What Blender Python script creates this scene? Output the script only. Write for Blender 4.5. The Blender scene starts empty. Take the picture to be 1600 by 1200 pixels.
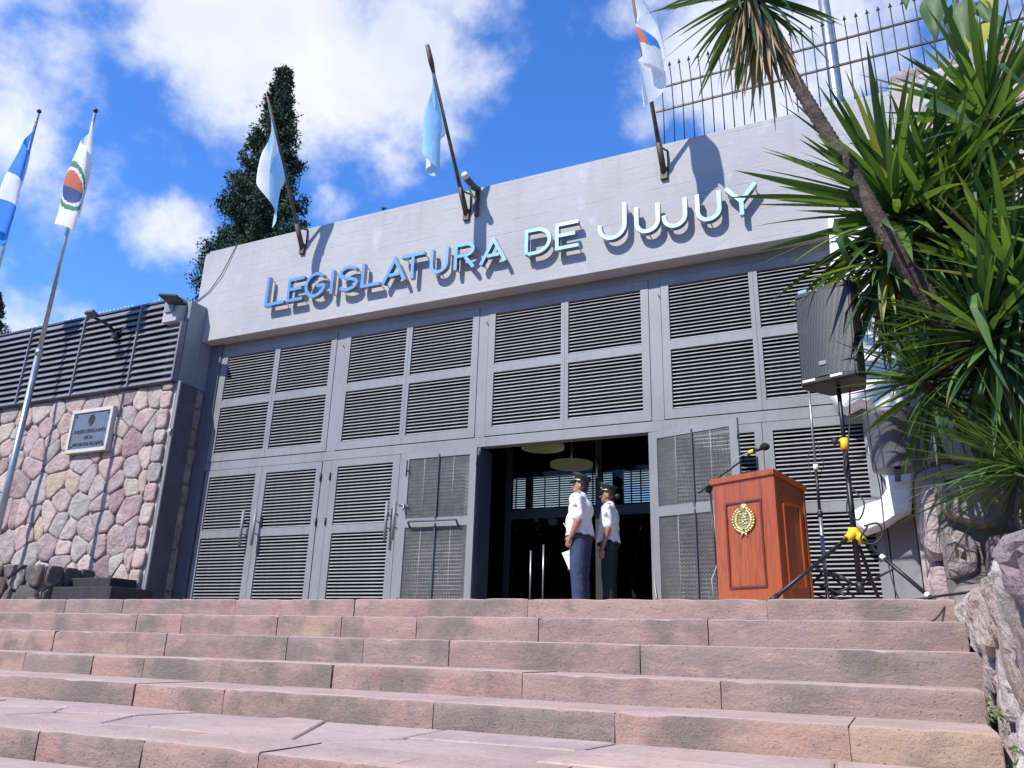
import bpy, bmesh, math, random
from mathutils import Vector, Matrix, noise as mnoise
random.seed(7)
R = math.radians
scene = bpy.context.scene
COL = scene.collection

# ------------------------------------------------------------------ camera
CAM = Vector((0, -10, -0.441)); FPX = 1244.5
_p, _y, _r = R(18.708), R(25.493), R(1.7317)
_fw = Vector((-math.sin(_y)*math.cos(_p), math.cos(_y)*math.cos(_p), math.sin(_p)))
_rt = Vector((math.cos(_y), math.sin(_y), 0)); _up = _rt.cross(_fw)
RT = _rt*math.cos(_r) + _up*math.sin(_r); UP = -_rt*math.sin(_r) + _up*math.cos(_r); FW = _fw
cd = bpy.data.cameras.new('camera'); cam = bpy.data.objects.new('camera', cd); COL.objects.link(cam)
cam.matrix_world = Matrix(((RT.x, UP.x, -FW.x, CAM.x), (RT.y, UP.y, -FW.y, CAM.y), (RT.z, UP.z, -FW.z, CAM.z), (0, 0, 0, 1)))
cd.sensor_width = 36; cd.lens = FPX/1600*36; cd.clip_end = 3000; cd.clip_start = 0.05
scene.camera = cam
def ray(x, y): return FW + RT*((x-800)/FPX) + UP*((600-y)/FPX)
def P(x, y, Y):
    d = ray(x, y); return CAM + d*((Y-CAM.y)/d.y)
def PZ(x, y, Z):
    d = ray(x, y); return CAM + d*((Z-CAM.z)/d.z)

# ------------------------------------------------------------------ sun, sky, exposure
TOSUN = Vector((-0.40, -1.0, 1.10)).normalized()
sd = bpy.data.lights.new('sun', 'SUN'); sd.energy = 5.0; sd.angle = R(0.53); sd.color = (1.0, 0.955, 0.89)
sun = bpy.data.objects.new('sun', sd); COL.objects.link(sun)
sun.rotation_euler = TOSUN.to_track_quat('Z', 'Y').to_euler(); sun.location = (-8, -20, 25)
vs = scene.view_settings
vs.view_transform = 'Standard'; vs.look = 'None'; vs.exposure = 0.36; vs.gamma = 1; vs.use_curve_mapping = False
world = bpy.data.worlds.new('World'); scene.world = world; world.use_nodes = True
wt = world.node_tree; wn = wt.nodes; wl = wt.links; wn.clear()
def WN(t, **k):
    n = wn.new(t)
    for a, b in k.items(): setattr(n, a, b)
    return n
w_out = WN('ShaderNodeOutputWorld'); w_bg = WN('ShaderNodeBackground'); w_bg.inputs[1].default_value = 0.115
wl.new(w_bg.outputs[0], w_out.inputs[0])
w_sky = WN('ShaderNodeTexSky', sky_type='NISHITA', sun_disc=False)
w_sky.sun_elevation = math.asin(TOSUN.z); w_sky.sun_rotation = math.atan2(TOSUN.x, TOSUN.y)
w_sky.air_density = 1.0; w_sky.dust_density = 0.15; w_sky.ozone_density = 3.0; w_sky.altitude = 1200
w_hs = WN('ShaderNodeHueSaturation'); w_hs.inputs['Hue'].default_value = .511; w_hs.inputs['Saturation'].default_value = 1.27; w_hs.inputs['Value'].default_value = 2.2
wl.new(w_sky.outputs[0], w_hs.inputs['Color'])
w_tc = WN('ShaderNodeTexCoord')
w_nrm = WN('ShaderNodeVectorMath', operation='NORMALIZE'); wl.new(w_tc.outputs['Generated'], w_nrm.inputs[0])
def wmath(op, a, b=None, clamp=False):
    n = WN('ShaderNodeMath', operation=op, use_clamp=clamp)
    for i, v in enumerate((a, b)):
        if v is None: continue
        if isinstance(v, (int, float)): n.inputs[i].default_value = v
        else: wl.new(v, n.inputs[i])
    return n.outputs[0]
def wnoise(scale, detail, rough, dist=0.0, sc=(1, 1, 1), off=(0, 0, 0)):
    m = WN('ShaderNodeMapping'); m.inputs['Scale'].default_value = sc; m.inputs['Location'].default_value = off
    wl.new(w_nrm.outputs[0], m.inputs['Vector'])
    n = WN('ShaderNodeTexNoise'); wl.new(m.outputs[0], n.inputs['Vector'])
    n.inputs['Scale'].default_value = scale; n.inputs['Detail'].default_value = detail
    n.inputs['Roughness'].default_value = rough; n.inputs['Distortion'].default_value = dist
    return n.outputs['Fac']
big = wnoise(2.6, 3, .55, .3, off=(3.1, 1.7, .4))
fine = wnoise(7.5, 12, .60, .12, sc=(1, 1, 1.15))
# cloud banks: (direction through the sky, angular radius, weight)
BANKS = [((330, 60), .155, 1.0), ((480, 80), .17, 1.12), ((620, 90), .14, 1.08), ((720, 110), .075, .85), ((560, 170), .10, .8), ((430, -60), .25, 1.0),
         ((650, -80), .18, .9), ((60, 120), .115, .72), ((20, 230), .13, .70), ((150, 260), .08, .50), ((60, -120), .16, .7), ((265, 355), .070, .75), ((310, 345), .05, .5), ((40, 490), .07, .85), ((120, 505), .05, .7),
         ((-90, 480), .12, .9), ((1060, 100), .10, .88), ((1150, 60), .13, 1.0), ((1200, 150), .12, .95), ((1010, 20), .075, .7), ((1300, 40), .15, .9), ((1020, 180), .05, .7), ((620, 265), .06, .55), ((690, 215), .07, .6),
         ((1450, 180), .10, .75), ((1700, 60), .25, .8), ((1150, -150), .22, .9), ((250, 215), .08, .5), ((515, 320), .05, .45), ((860, 740), .14, 1.0), ((1040, 740), .12, .95)]
acc = None
for (px, py), rad, wgt in BANKS:
    c = ray(px, py).normalized()
    dn = WN('ShaderNodeVectorMath', operation='DISTANCE'); wl.new(w_nrm.outputs[0], dn.inputs[0]); dn.inputs[1].default_value = c
    mr = WN('ShaderNodeMapRange', interpolation_type='SMOOTHSTEP'); wl.new(dn.outputs['Value'], mr.inputs['Value'])
    mr.inputs['From Min'].default_value = rad*1.25; mr.inputs['From Max'].default_value = rad*.1
    mr.inputs['To Min'].default_value = 0; mr.inputs['To Max'].default_value = wgt
    acc = mr.outputs[0] if acc is None else wmath('MAXIMUM', acc, mr.outputs[0])
# far from the view the sky goes on with ordinary broken cloud
fdot = WN('ShaderNodeVectorMath', operation='DOT_PRODUCT'); wl.new(w_nrm.outputs[0], fdot.inputs[0]); fdot.inputs[1].default_value = FW
outm = WN('ShaderNodeMapRange', interpolation_type='SMOOTHSTEP'); wl.new(fdot.outputs['Value'], outm.inputs['Value'])
outm.inputs['From Min'].default_value = .74; outm.inputs['From Max'].default_value = .55
gen = wmath('MULTIPLY', wmath('MULTIPLY', wmath('SUBTRACT', big, .52), 4.0), outm.outputs[0])
acc = wmath('MAXIMUM', acc, gen)
dens = wmath('ADD', acc, wmath('MULTIPLY', wmath('SUBTRACT', fine, .5), 2.3))
cm = WN('ShaderNodeMapRange', interpolation_type='SMOOTHSTEP'); wl.new(dens, cm.inputs['Value'])
cm.inputs['From Min'].default_value = .22; cm.inputs['From Max'].default_value = 1.02
cmask = wmath('MULTIPLY', cm.outputs[0], .96)
shade = wnoise(5.0, 6, .55, .2, off=(9, 2, 5))
cr = WN('ShaderNodeMix', data_type='RGBA')
sm_ = WN('ShaderNodeMapRange'); wl.new(shade, sm_.inputs['Value']); sm_.inputs['From Min'].default_value = .35; sm_.inputs['From Max'].default_value = .65
wl.new(sm_.outputs[0], cr.inputs['Factor']); cr.inputs['A'].default_value = (5.3, 5.7, 6.7, 1); cr.inputs['B'].default_value = (6.9, 7.1, 7.5, 1)
wm = WN('ShaderNodeMix', data_type='RGBA'); wl.new(cmask, wm.inputs['Factor']); wl.new(w_hs.outputs[0], wm.inputs['A']); wl.new(cr.outputs['Result'], wm.inputs['B'])
wl.new(wm.outputs['Result'], w_bg.inputs[0])

# ------------------------------------------------------------------ materials
class NT:
    def __init__(s, name):
        s.m = bpy.data.materials.new(name); s.m.use_nodes = True
        s.t = s.m.node_tree; s.n = s.t.nodes; s.l = s.t.links
        s.b = s.n['Principled BSDF']; s.tc = s.n.new('ShaderNodeTexCoord')
    def node(s, t, **k):
        n = s.n.new(t)
        for a, b in k.items(): setattr(n, a, b)
        return n
    def link(s, a, b): s.l.new(a, b)
    def put(s, sock, v):
        if hasattr(v, 'is_output'): s.l.new(v, sock)
        elif isinstance(v, (tuple, list)) and len(v) == 3 and sock.type == 'RGBA': sock.default_value = (*v, 1)
        else: sock.default_value = v
    def noise(s, scale, detail=4, rough=.55, sc=(1, 1, 1), coord='Object', dist=0., off=None):
        mp = s.node('ShaderNodeMapping'); mp.inputs['Scale'].default_value = sc
        s.link(s.tc.outputs[coord], mp.inputs['Vector'])
        if off is not None:
            v = s.node('ShaderNodeVectorMath', operation='ADD'); s.link(mp.outputs[0], v.inputs[0]); s.link(off, v.inputs[1]); src = v.outputs[0]
        else: src = mp.outputs[0]
        n = s.node('ShaderNodeTexNoise'); s.link(src, n.inputs['Vector'])
        n.inputs['Scale'].default_value = scale; n.inputs['Detail'].default_value = detail; n.inputs['Roughness'].default_value = rough; n.inputs['Distortion'].default_value = dist
        return n.outputs['Fac']
    def rng(s, v, a, b, c=0., d=1.):
        n = s.node('ShaderNodeMapRange'); s.put(n.inputs['Value'], v)
        for i, x in zip(('From Min', 'From Max', 'To Min', 'To Max'), (a, b, c, d)): n.inputs[i].default_value = x
        return n.outputs[0]
    def math(s, op, a, b=0.):
        n = s.node('ShaderNodeMath', operation=op); s.put(n.inputs[0], a); s.put(n.inputs[1], b); return n.outputs[0]
    def mix(s, f, a, b, mode='MIX'):
        n = s.node('ShaderNodeMix', data_type='RGBA', blend_type=mode)
        s.put(n.inputs['Factor'], f); s.put(n.inputs['A'], a); s.put(n.inputs['B'], b); return n.outputs['Result']
    def ramp(s, f, stops, interp='LINEAR'):
        n = s.node('ShaderNodeValToRGB'); s.put(n.inputs[0], f); e = n.color_ramp.elements; n.color_ramp.interpolation = interp
        while len(e) < len(stops): e.new(.5)
        for k, (p, c) in zip(e, stops): k.position = p; k.color = (*c, 1)
        return n.outputs[0]
    def rand(s):
        return s.node('ShaderNodeObjectInfo').outputs['Random']
    def randvec(s):
        r = s.rand(); c = s.node('ShaderNodeCombineXYZ')
        for i, k in enumerate((37., 71., 113.)): s.put(c.inputs[i], s.math('MULTIPLY', r, k))
        return c.outputs[0]
    def bump(s, h, strength=.3, dist=.02):
        n = s.node('ShaderNodeBump'); s.put(n.inputs['Height'], h); n.inputs['Strength'].default_value = strength; n.inputs['Distance'].default_value = dist
        s.link(n.outputs[0], s.b.inputs['Normal'])
    def done(s, col, rough=.6, metal=0., **k):
        s.put(s.b.inputs['Base Color'], col); s.put(s.b.inputs['Roughness'], rough); s.put(s.b.inputs['Metallic'], metal)
        for a, b in k.items(): s.put(s.b.inputs[a.replace('_', ' ')], b)
        return s.m

def plain(name, col, rough=.6, metal=0., var=.18, scale=6., bump=.0, bscale=60., **k):
    t = NT(name); f = t.noise(scale, 5)
    c2 = tuple(x*(1-var) for x in col); c1 = tuple(min(1, x*(1+var)) for x in col)
    if bump: t.bump(t.noise(bscale, 4), bump, .01)
    return t.done(t.mix(t.rng(f, .3, .7), c2, c1), rough, metal, **k)

def m_paint(name, col, dirt=.25):
    t = NT(name)
    big = t.noise(1.3, 5, .6, coord='Object'); st = t.noise(9, 4, .6, sc=(1, 1, .12)); fn = t.noise(70, 3)
    f = t.math('MULTIPLY', t.rng(big, .42, .75), .6); f = t.math('ADD', f, t.math('MULTIPLY', t.rng(st, .5, .8), .5))
    c = t.mix(t.math('MULTIPLY', f, dirt*2), col, tuple(x*.62 for x in col))
    sp = t.rng(t.noise(26, 2), .735, .76); c = t.mix(t.math('MULTIPLY', sp, .5), c, tuple(min(1, x*1.7) for x in col))
    t.bump(t.math('ADD', fn, t.math('MULTIPLY', big, 2)), .10, .01)
    return t.done(c, t.rng(big, .3, .8, .40, .6))

def m_concrete():
    t = NT('painted_concrete'); geo = t.node('ShaderNodeNewGeometry'); sep = t.node('ShaderNodeSeparateXYZ'); t.link(geo.outputs['Position'], sep.inputs[0])
    wob = t.noise(1.1, 3)
    z = t.math('ADD', sep.outputs['Z'], t.math('MULTIPLY', wob, .03))
    fr = t.math('FRACT', t.math('DIVIDE', z, .215))
    ln = t.math('SUBTRACT', 1., t.rng(t.math('ABSOLUTE', t.math('SUBTRACT', fr, .5)), 0, .045))
    brk = t.rng(t.noise(1.7, 4, .6, sc=(1, 1, 6)), .42, .6)
    ln = t.math('MULTIPLY', ln, brk)
    big = t.noise(.8, 6, .62); strk = t.noise(4.5, 5, .65, sc=(1, 1, .07)); topf = t.rng(sep.outputs['Z'], 5.3, 6.7)
    base = t.mix(t.rng(big, .3, .7), (.298, .30, .302), (.378, .379, .379))
    base = t.mix(t.math('MULTIPLY', t.math('MULTIPLY', t.rng(strk, .52, .72), topf), .55), base, (.23, .227, .225))
    base = t.mix(t.math('MULTIPLY', ln, .33), base, (.20, .20, .21))
    pale = t.rng(t.noise(3.0, 4, .6, sc=(1, 1, .5)), .60, .72); base = t.mix(t.math('MULTIPLY', pale, .35), base, (.52, .52, .525))
    h = t.math('SUBTRACT', t.math('ADD', t.math('MULTIPLY', t.noise(40, 4), .25), t.math('MULTIPLY', t.noise(5, 3, sc=(1, 1, 3)), .8)), t.math('MULTIPLY', ln, .6))
    t.bump(h, .3, .02)
    return t.done(base, .75)

def m_stone(name, stops, dark=.5, rough=.85, bs=1.):
    t = NT(name); rv = t.randvec(); r = t.rand()
    n1 = t.noise(7, 6, .62, off=rv); n2 = t.noise(30, 5, .7, off=rv); n3 = t.noise(2.4, 4, .6, off=rv)
    c = t.ramp(r, stops)
    c = t.mix(t.rng(n1, .45, .75), c, t.mix(1., c, (.72, .62, .62), 'MULTIPLY'))
    c = t.mix(t.math('MULTIPLY', t.rng(n3, .55, .7), .6), c, (.50, .44, .38))
    c = t.mix(t.math('MULTIPLY', t.rng(n2, .58, .75), dark), c, (.08, .07, .065))
    t.bump(t.math('ADD', t.math('ADD', t.math('MULTIPLY', n2, .4), n1), t.math('MULTIPLY', n3, 1.5)), .55*bs, .05)
    return t.done(c, rough)

def m_step():
    t = NT('pink_sandstone_block'); rv = t.randvec(); r = t.rand()
    nA = t.noise(2.2, 6, .62, off=rv); nB = t.noise(24, 6, .68, sc=(1, 1, 1.6), off=rv); nC = t.noise(70, 4, .65, off=rv); nS = t.noise(6, 6, .75, sc=(.6, 1, 2.4), off=rv)
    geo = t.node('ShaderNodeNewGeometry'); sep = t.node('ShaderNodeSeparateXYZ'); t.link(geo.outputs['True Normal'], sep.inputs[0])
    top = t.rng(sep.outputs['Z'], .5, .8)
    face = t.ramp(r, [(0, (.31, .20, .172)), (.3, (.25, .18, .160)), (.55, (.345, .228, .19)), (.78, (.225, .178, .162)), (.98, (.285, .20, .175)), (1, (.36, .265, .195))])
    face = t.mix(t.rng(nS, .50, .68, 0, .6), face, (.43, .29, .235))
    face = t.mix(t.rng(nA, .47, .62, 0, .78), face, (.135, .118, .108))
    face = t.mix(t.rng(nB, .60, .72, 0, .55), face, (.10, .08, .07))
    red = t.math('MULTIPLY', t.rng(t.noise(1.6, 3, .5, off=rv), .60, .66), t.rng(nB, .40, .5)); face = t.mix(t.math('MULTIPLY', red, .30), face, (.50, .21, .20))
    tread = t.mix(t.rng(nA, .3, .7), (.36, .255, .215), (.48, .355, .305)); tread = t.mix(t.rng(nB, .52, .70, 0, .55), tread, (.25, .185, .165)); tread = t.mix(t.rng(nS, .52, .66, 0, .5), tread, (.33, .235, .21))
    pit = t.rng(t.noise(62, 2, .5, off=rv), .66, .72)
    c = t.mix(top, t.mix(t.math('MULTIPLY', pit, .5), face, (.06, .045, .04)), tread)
    nL = t.noise(12, 6, .72, sc=(.7, 1, 2.2), off=rv)
    h = t.math('SUBTRACT', t.math('ADD', t.math('ADD', t.math('MULTIPLY', nB, .55), t.math('MULTIPLY', nC, .55)), t.math('MULTIPLY', nL, .6)), t.math('MULTIPLY', pit, .6))
    t.bump(h, .5, .03)
    return t.done(c, .9)

def m_flag_stone():
    t = NT('worn_flagstone'); rv = t.randvec(); r = t.rand()
    n1 = t.noise(3, 6, .62, off=rv); n2 = t.noise(22, 5, .68, off=rv)
    c = t.ramp(r, [(0, (.42, .305, .265)), (.4, (.33, .245, .22)), (.7, (.48, .33, .275)), (1, (.38, .295, .27))])
    c = t.mix(t.rng(n1, .4, .7, 0, .5), c, (.52, .40, .355)); c = t.mix(t.rng(n2, .52, .70, 0, .6), c, (.22, .165, .15)); c = t.mix(t.rng(t.noise(1.2, 5, .65, coord='Object'), .5, .66, 0, .5), c, (.26, .20, .185))
    t.bump(t.math('ADD', n1, t.math('MULTIPLY', n2, .4)), .4, .03); return t.done(c, .85)

def m_wood():
    t = NT('varnished_wood'); g = t.noise(9, 6, .6, sc=(1.0, 1.0, .12), dist=1.8); g2 = t.noise(60, 4, .6, sc=(1, 1, .04)); b = t.noise(2.5, 3)
    c = t.ramp(g, [(.3, (.16, .026, .005)), (.48, (.34, .076, .012)), (.62, (.26, .046, .008)), (.75, (.40, .105, .018))])
    c = t.mix(t.rng(g2, .5, .75, 0, .45), c, (.10, .016, .004)); c = t.mix(t.rng(b, .4, .7, 0, .3), c, (.35, .08, .015))
    t.bump(g2, .06, .005); return t.done(c, .36, 0, Coat_Weight=.3, Coat_Roughness=.22)

def m_leaf(name, a, b, tip, trans=.25):
    t = NT(name); r = t.rand(); n = t.noise(14, 4, .6, sc=(1, 6, 1)); sep = t.node('ShaderNodeSeparateXYZ'); t.link(t.tc.outputs['Object'], sep.inputs[0])
    c = t.mix(r, a, b); c = t.mix(t.rng(n, .42, .72, 0, .4), c, tuple(x*1.55 for x in a))
    c = t.mix(t.math('MULTIPLY', t.rng(sep.outputs['X'], .78, 1.0), t.rng(r, .45, 1.)), c, tip)
    m = t.done(c, t.rng(n, .3, .7, .45, .65), 0, Specular_IOR_Level=.35)
    tr = t.node('ShaderNodeBsdfTranslucent'); t.put(tr.inputs[0], t.mix(.6, c, (.22, .34, .03)))
    ms = t.node('ShaderNodeMixShader'); ms.inputs[0].default_value = trans
    t.link(t.b.outputs[0], ms.inputs[1]); t.link(tr.outputs[0], ms.inputs[2]); t.link(ms.outputs[0], t.n['Material Output'].inputs[0])
    return m

def m_cloth(name, col, trans=.35, rough=.75, bs=.18):
    t = NT(name); n = t.noise(5, 4); c = t.mix(t.rng(n, .3, .7), tuple(x*.9 for x in col), col)
    t.bump(t.math('ADD', t.noise(7, 4, .6), t.noise(16, 3, .6, sc=(1, 1, .4))), bs, .03); t.done(c, rough)
    tr = t.node('ShaderNodeBsdfTranslucent'); t.put(tr.inputs[0], c); ms = t.node('ShaderNodeMixShader'); ms.inputs[0].default_value = trans
    t.link(t.b.outputs[0], ms.inputs[1]); t.link(tr.outputs[0], ms.inputs[2]); t.link(ms.outputs[0], t.n['Material Output'].inputs[0]); return t.m

def m_mesh():
    # expanded metal: diamond holes in a grey sheet
    t = NT('expanded_metal'); sep = t.node('ShaderNodeSeparateXYZ'); t.link(t.tc.outputs['Object'], sep.inputs[0])
    def tri(v): return t.math('ABSOLUTE', t.math('SUBTRACT', t.math('FRACT', v), .5))
    a = t.math('DIVIDE', sep.outputs['X'], .042); b = t.math('DIVIDE', sep.outputs['Z'], .024)
    u = tri(t.math('ADD', a, b)); v = tri(t.math('SUBTRACT', a, b))
    hole = t.math('MULTIPLY', t.math('GREATER_THAN', u, .16), t.math('GREATER_THAN', v, .16))
    n = t.noise(14, 4, .65)
    c = t.mix(t.rng(n, .35, .72), (.085, .085, .085), (.17, .168, .16))
    t.done(c, .6, .2)
    tr = t.node('ShaderNodeBsdfTransparent'); ms = t.node('ShaderNodeMixShader'); t.link(hole, ms.inputs[0]); t.link(t.b.outputs[0], ms.inputs[1]); t.link(tr.outputs[0], ms.inputs[2])
    t.link(ms.outputs[0], t.n['Material Output'].inputs[0]); return t.m

def m_glass(name, tint=(.55, .62, .6)):
    t = NT(name); t.done(tint, .03, 0, Transmission_Weight=0.0)
    tr = t.node('ShaderNodeBsdfTransparent'); tr.inputs[0].default_value = (*tint, 1)
    gl = t.node('ShaderNodeBsdfGlossy'); gl.inputs['Roughness'].default_value = .02
    fr = t.node('ShaderNodeFresnel'); fr.inputs[0].default_value = 1.22
    ms = t.node('ShaderNodeMixShader'); t.link(fr.outputs[0], ms.inputs[0]); t.link(tr.outputs[0], ms.inputs[1]); t.link(gl.outputs[0], ms.inputs[2])
    t.link(ms.outputs[0], t.n['Material Output'].inputs[0]); return t.m

def m_grille():
    t = NT('speaker_grille'); sep = t.node('ShaderNodeSeparateXYZ'); t.link(t.tc.outputs['Object'], sep.inputs[0])
    v = t.node('ShaderNodeTexVoronoi'); v.inputs['Scale'].default_value = 85; t.link(t.tc.outputs['Object'], v.inputs['Vector']); v.inputs['Randomness'].default_value = .1
    d = t.rng(v.outputs['Distance'], .25, .5); n = t.noise(3.5, 5, .6); n2 = t.noise(20, 5, .65)
    c = t.mix(d, (.006, .006, .007), (.055, .057, .06)); c = t.mix(t.rng(n, .5, .8, 0, .35), c, (.09, .085, .07)); c = t.mix(t.rng(n2, .66, .72, 0, .4), c, (.22, .2, .17))
    t.bump(d, .3, .004); return t.done(c, .5, .3)

def m_bark():
    t = NT('yucca_bark'); n = t.noise(7, 5, .65); sc = t.noise(30, 5, .7)
    c = t.ramp(n, [(.3, (.022, .016, .012)), (.55, (.060, .045, .035)), (.75, (.15, .12, .095))]); c = t.mix(t.rng(sc, .5, .7, 0, .6), c, (.19, .155, .125))
    t.bump(t.math('ADD', n, sc), .8, .03); return t.done(c, .9)

M = dict(
    grey=m_paint('grey_painted_steel', (.215, .218, .226), .5), greyd=m_paint('dark_grey_paint', (.115, .125, .15), .25),
    slat=plain('slat_steel', (.185, .188, .20), .5, 0, .25, 5), navy=plain('dark_slate_paint', (.055, .062, .082), .5, 0, .2, 4),
    fence=plain('fence_slat_paint', (.15, .155, .175), .45, 0, .22, 3), concrete=m_concrete(), pier=m_paint('pier_paint', (.20, .215, .25), .2),
    dark=plain('dark_interior', (.012, .013, .016), .6), backdark=plain('dark_backing', (.004, .004, .006), .9, Specular_IOR_Level=.05), black=plain('black_metal', (.018, .018, .02), .42, .3),
    rail=plain('iron_paint', (.02, .019, .019), .5, .2), rust=plain('rusty_brown_pipe', (.085, .062, .05), .6, .35, .35, 14), steel=plain('galvanised_steel', (.33, .35, .37), .38, .75, .15, 8),
    chrome=plain('polished_letter_metal', (.36, .50, .64), .22, .92, .06, 3), chromed=plain('letter_side_metal', (.30, .32, .36), .3, .85, .08, 3),
    mortar=plain('pale_mortar', (.40, .36, .33), .95, 0, .2, 9, .5, 40), mortard=plain('dark_mortar', (.15, .135, .125), .95, 0, .3, 7, .5, 40), jointm=plain('reddish_joint_mortar', (.34, .215, .19), .95, 0, .35, 9, .5, 40),
    stoneL=m_stone('pink_fieldstone', [(0, (.42, .315, .30)), (.14, (.38, .345, .325)), (.26, (.27, .185, .185)), (.4, (.50, .39, .37)), (.52, (.44, .39, .315)), (.64, (.31, .285, .27)), (.76, (.46, .325, .29)), (.86, (.37, .285, .275)), (.93, (.45, .375, .26)), (1, (.30, .19, .19))], .6, bs=1.9),
    stoneR=m_stone('rough_fieldstone', [(0, (.48, .35, .36)), (.3, (.50, .47, .43)), (.5, (.36, .27, .29)), (.7, (.55, .52, .47)), (1, (.42, .32, .33))], .55, bs=1.7),
    stoneS=m_stone('split_boulder', [(0, (.36, .26, .26)), (.2, (.48, .44, .39)), (.4, (.29, .215, .225)), (.55, (.52, .49, .43)), (.7, (.38, .285, .28)), (.85, (.44, .37, .27)), (1, (.27, .215, .22))], .6, bs=1.8),
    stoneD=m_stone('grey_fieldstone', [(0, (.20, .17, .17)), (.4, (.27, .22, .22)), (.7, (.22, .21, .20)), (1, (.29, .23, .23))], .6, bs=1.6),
    stoneShade=m_stone('shade_dark_fieldstone', [(0, (.075, .066, .066)), (.5, (.10, .085, .085)), (1, (.08, .078, .07))], .5), stepShade=plain('shade_dark_stone', (.022, .021, .022), .8, 0, .4, 6, .5, 30),  # low wall and side steps: off-frame shade put into these stone colours
    step=m_step(), flagst=m_flag_stone(), ground=plain('pavement', (.13, .115, .11), .9, 0, .2, 2, .4, 30), soil=plain('soil', (.06, .045, .035), 1, 0, .4, 8, .8, 25),
    white=plain('white_limewash', (.80, .80, .79), .8, 0, .07, 5, .5, 14), offw=plain('cream_trim', (.47, .445, .40), .6, 0, .12, 8),
    plaque=plain('bronze_plaque', (.17, .185, .20), .42, .55, .12, 7), plaquet=plain('plaque_relief', (.075, .08, .09), .5, .5),
    wood=m_wood(), woodd=plain('dark_wood_trim', (.12, .022, .006), .36, 0, .25, 10, Coat_Weight=.3), gold=plain('gilt_brass', (.66, .55, .28), .35, .85, .2, 20, .4, 60),
    blackp=plain('black_plastic', (.017, .017, .018), .5, 0, .3, 5, .3, 90), grille=m_grille(), foam=plain('black_foam', (.012, .012, .013), .95, 0, .3, 60, .6, 250), yellow=plain('yellow_plastic', (.85, .50, .015), .45, 0, .1, 10),
    tape=plain('white_tape', (.72, .71, .66), .7, 0, .08), ytape=plain('yellow_tape', (.7, .62, .06), .6),
    cable=plain('black_cable', (.015, .015, .016), .6), gcable=plain('grey_cable', (.36, .35, .32), .6), pot=plain('grey_plastic_pot', (.11, .115, .13), .5, 0, .12, 4),
    skin=plain('skin', (.36, .185, .125), .5, 0, .1, 14), skin2=plain('skin_tone', (.30, .15, .10), .5, 0, .1, 14), shirt=m_cloth('white_shirt', (.80, .80, .82), .05, .75, .8), trousers=plain('navy_trousers', (.026, .040, .088), .85, 0, .35, 9, .8, 14), trousd=plain('dark_navy_trousers', (.010, .012, .020), .85, 0, .25, 7),
    cap=plain('navy_cap', (.012, .014, .024), .7), hair=plain('black_hair', (.010, .009, .008), .55, 0, .3, 40), shoe=plain('black_leather', (.012, .012, .013), .35), coat=plain('black_coat', (.014, .014, .017), .85), paper=plain('paper', (.85, .85, .83), .8, 0, .03),
    lblue=m_cloth('light_blue_cloth', (.36, .62, .84)), blue=m_cloth('blue_cloth', (.05, .30, .78), .5), wcloth=m_cloth('white_cloth', (.82, .82, .84)), ecru=m_cloth('emblem_blue', (.04, .09, .26)), ered=m_cloth('emblem_red', (.62, .16, .07)), egreen=m_cloth('emblem_green', (.07, .24, .13)), plastic=m_cloth('translucent_white', (.82, .83, .85), .5, .35),
    leaf=m_leaf('yucca_leaf', (.020, .062, .018), (.040, .098, .026), (.24, .20, .06), .2), leaf2=m_leaf('yucca_leaf_bright', (.060, .140, .024), (.110, .195, .045), (.38, .32, .07), .35), leaf3=m_leaf('yucca_leaf_grey', (.022, .056, .030), (.042, .082, .044), (.3, .24, .1), .2), dead=m_leaf('dry_leaf', (.27, .18, .095), (.38, .29, .18), (.42, .34, .22), .2), ylw=m_leaf('yellow_leaf', (.30, .33, .045), (.46, .43, .07), (.34, .2, .06), .35), grass=m_leaf('spiky_leaf', (.05, .115, .025), (.10, .17, .05), (.45, .36, .2), .25), broad=m_leaf('broad_leaf', (.045, .095, .03), (.06, .12, .035), (.2, .2, .05), .25),
    bark=m_bark(), conifer=plain('conifer_foliage', (.018, .042, .018), .8, 0, .45, 1.1), conifer2=plain('dark_conifer_foliage', (.016, .034, .018), .8, 0, .4, 1.4), trunk=plain('tree_bark', (.07, .05, .035), .95, 0, .3, 6, .6, 20),
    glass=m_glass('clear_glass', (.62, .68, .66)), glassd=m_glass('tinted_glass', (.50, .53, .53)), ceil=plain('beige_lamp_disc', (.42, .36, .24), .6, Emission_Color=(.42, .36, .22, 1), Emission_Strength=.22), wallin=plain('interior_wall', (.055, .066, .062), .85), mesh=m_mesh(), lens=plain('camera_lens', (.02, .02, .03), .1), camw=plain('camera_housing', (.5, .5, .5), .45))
lt = NT('lit_bulb'); lt.b.inputs['Emission Color'].default_value = (1, .9, .7, 1); lt.b.inputs['Emission Strength'].default_value = 3; M['bulb'] = lt.done((.9, .9, .85), .4)

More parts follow.
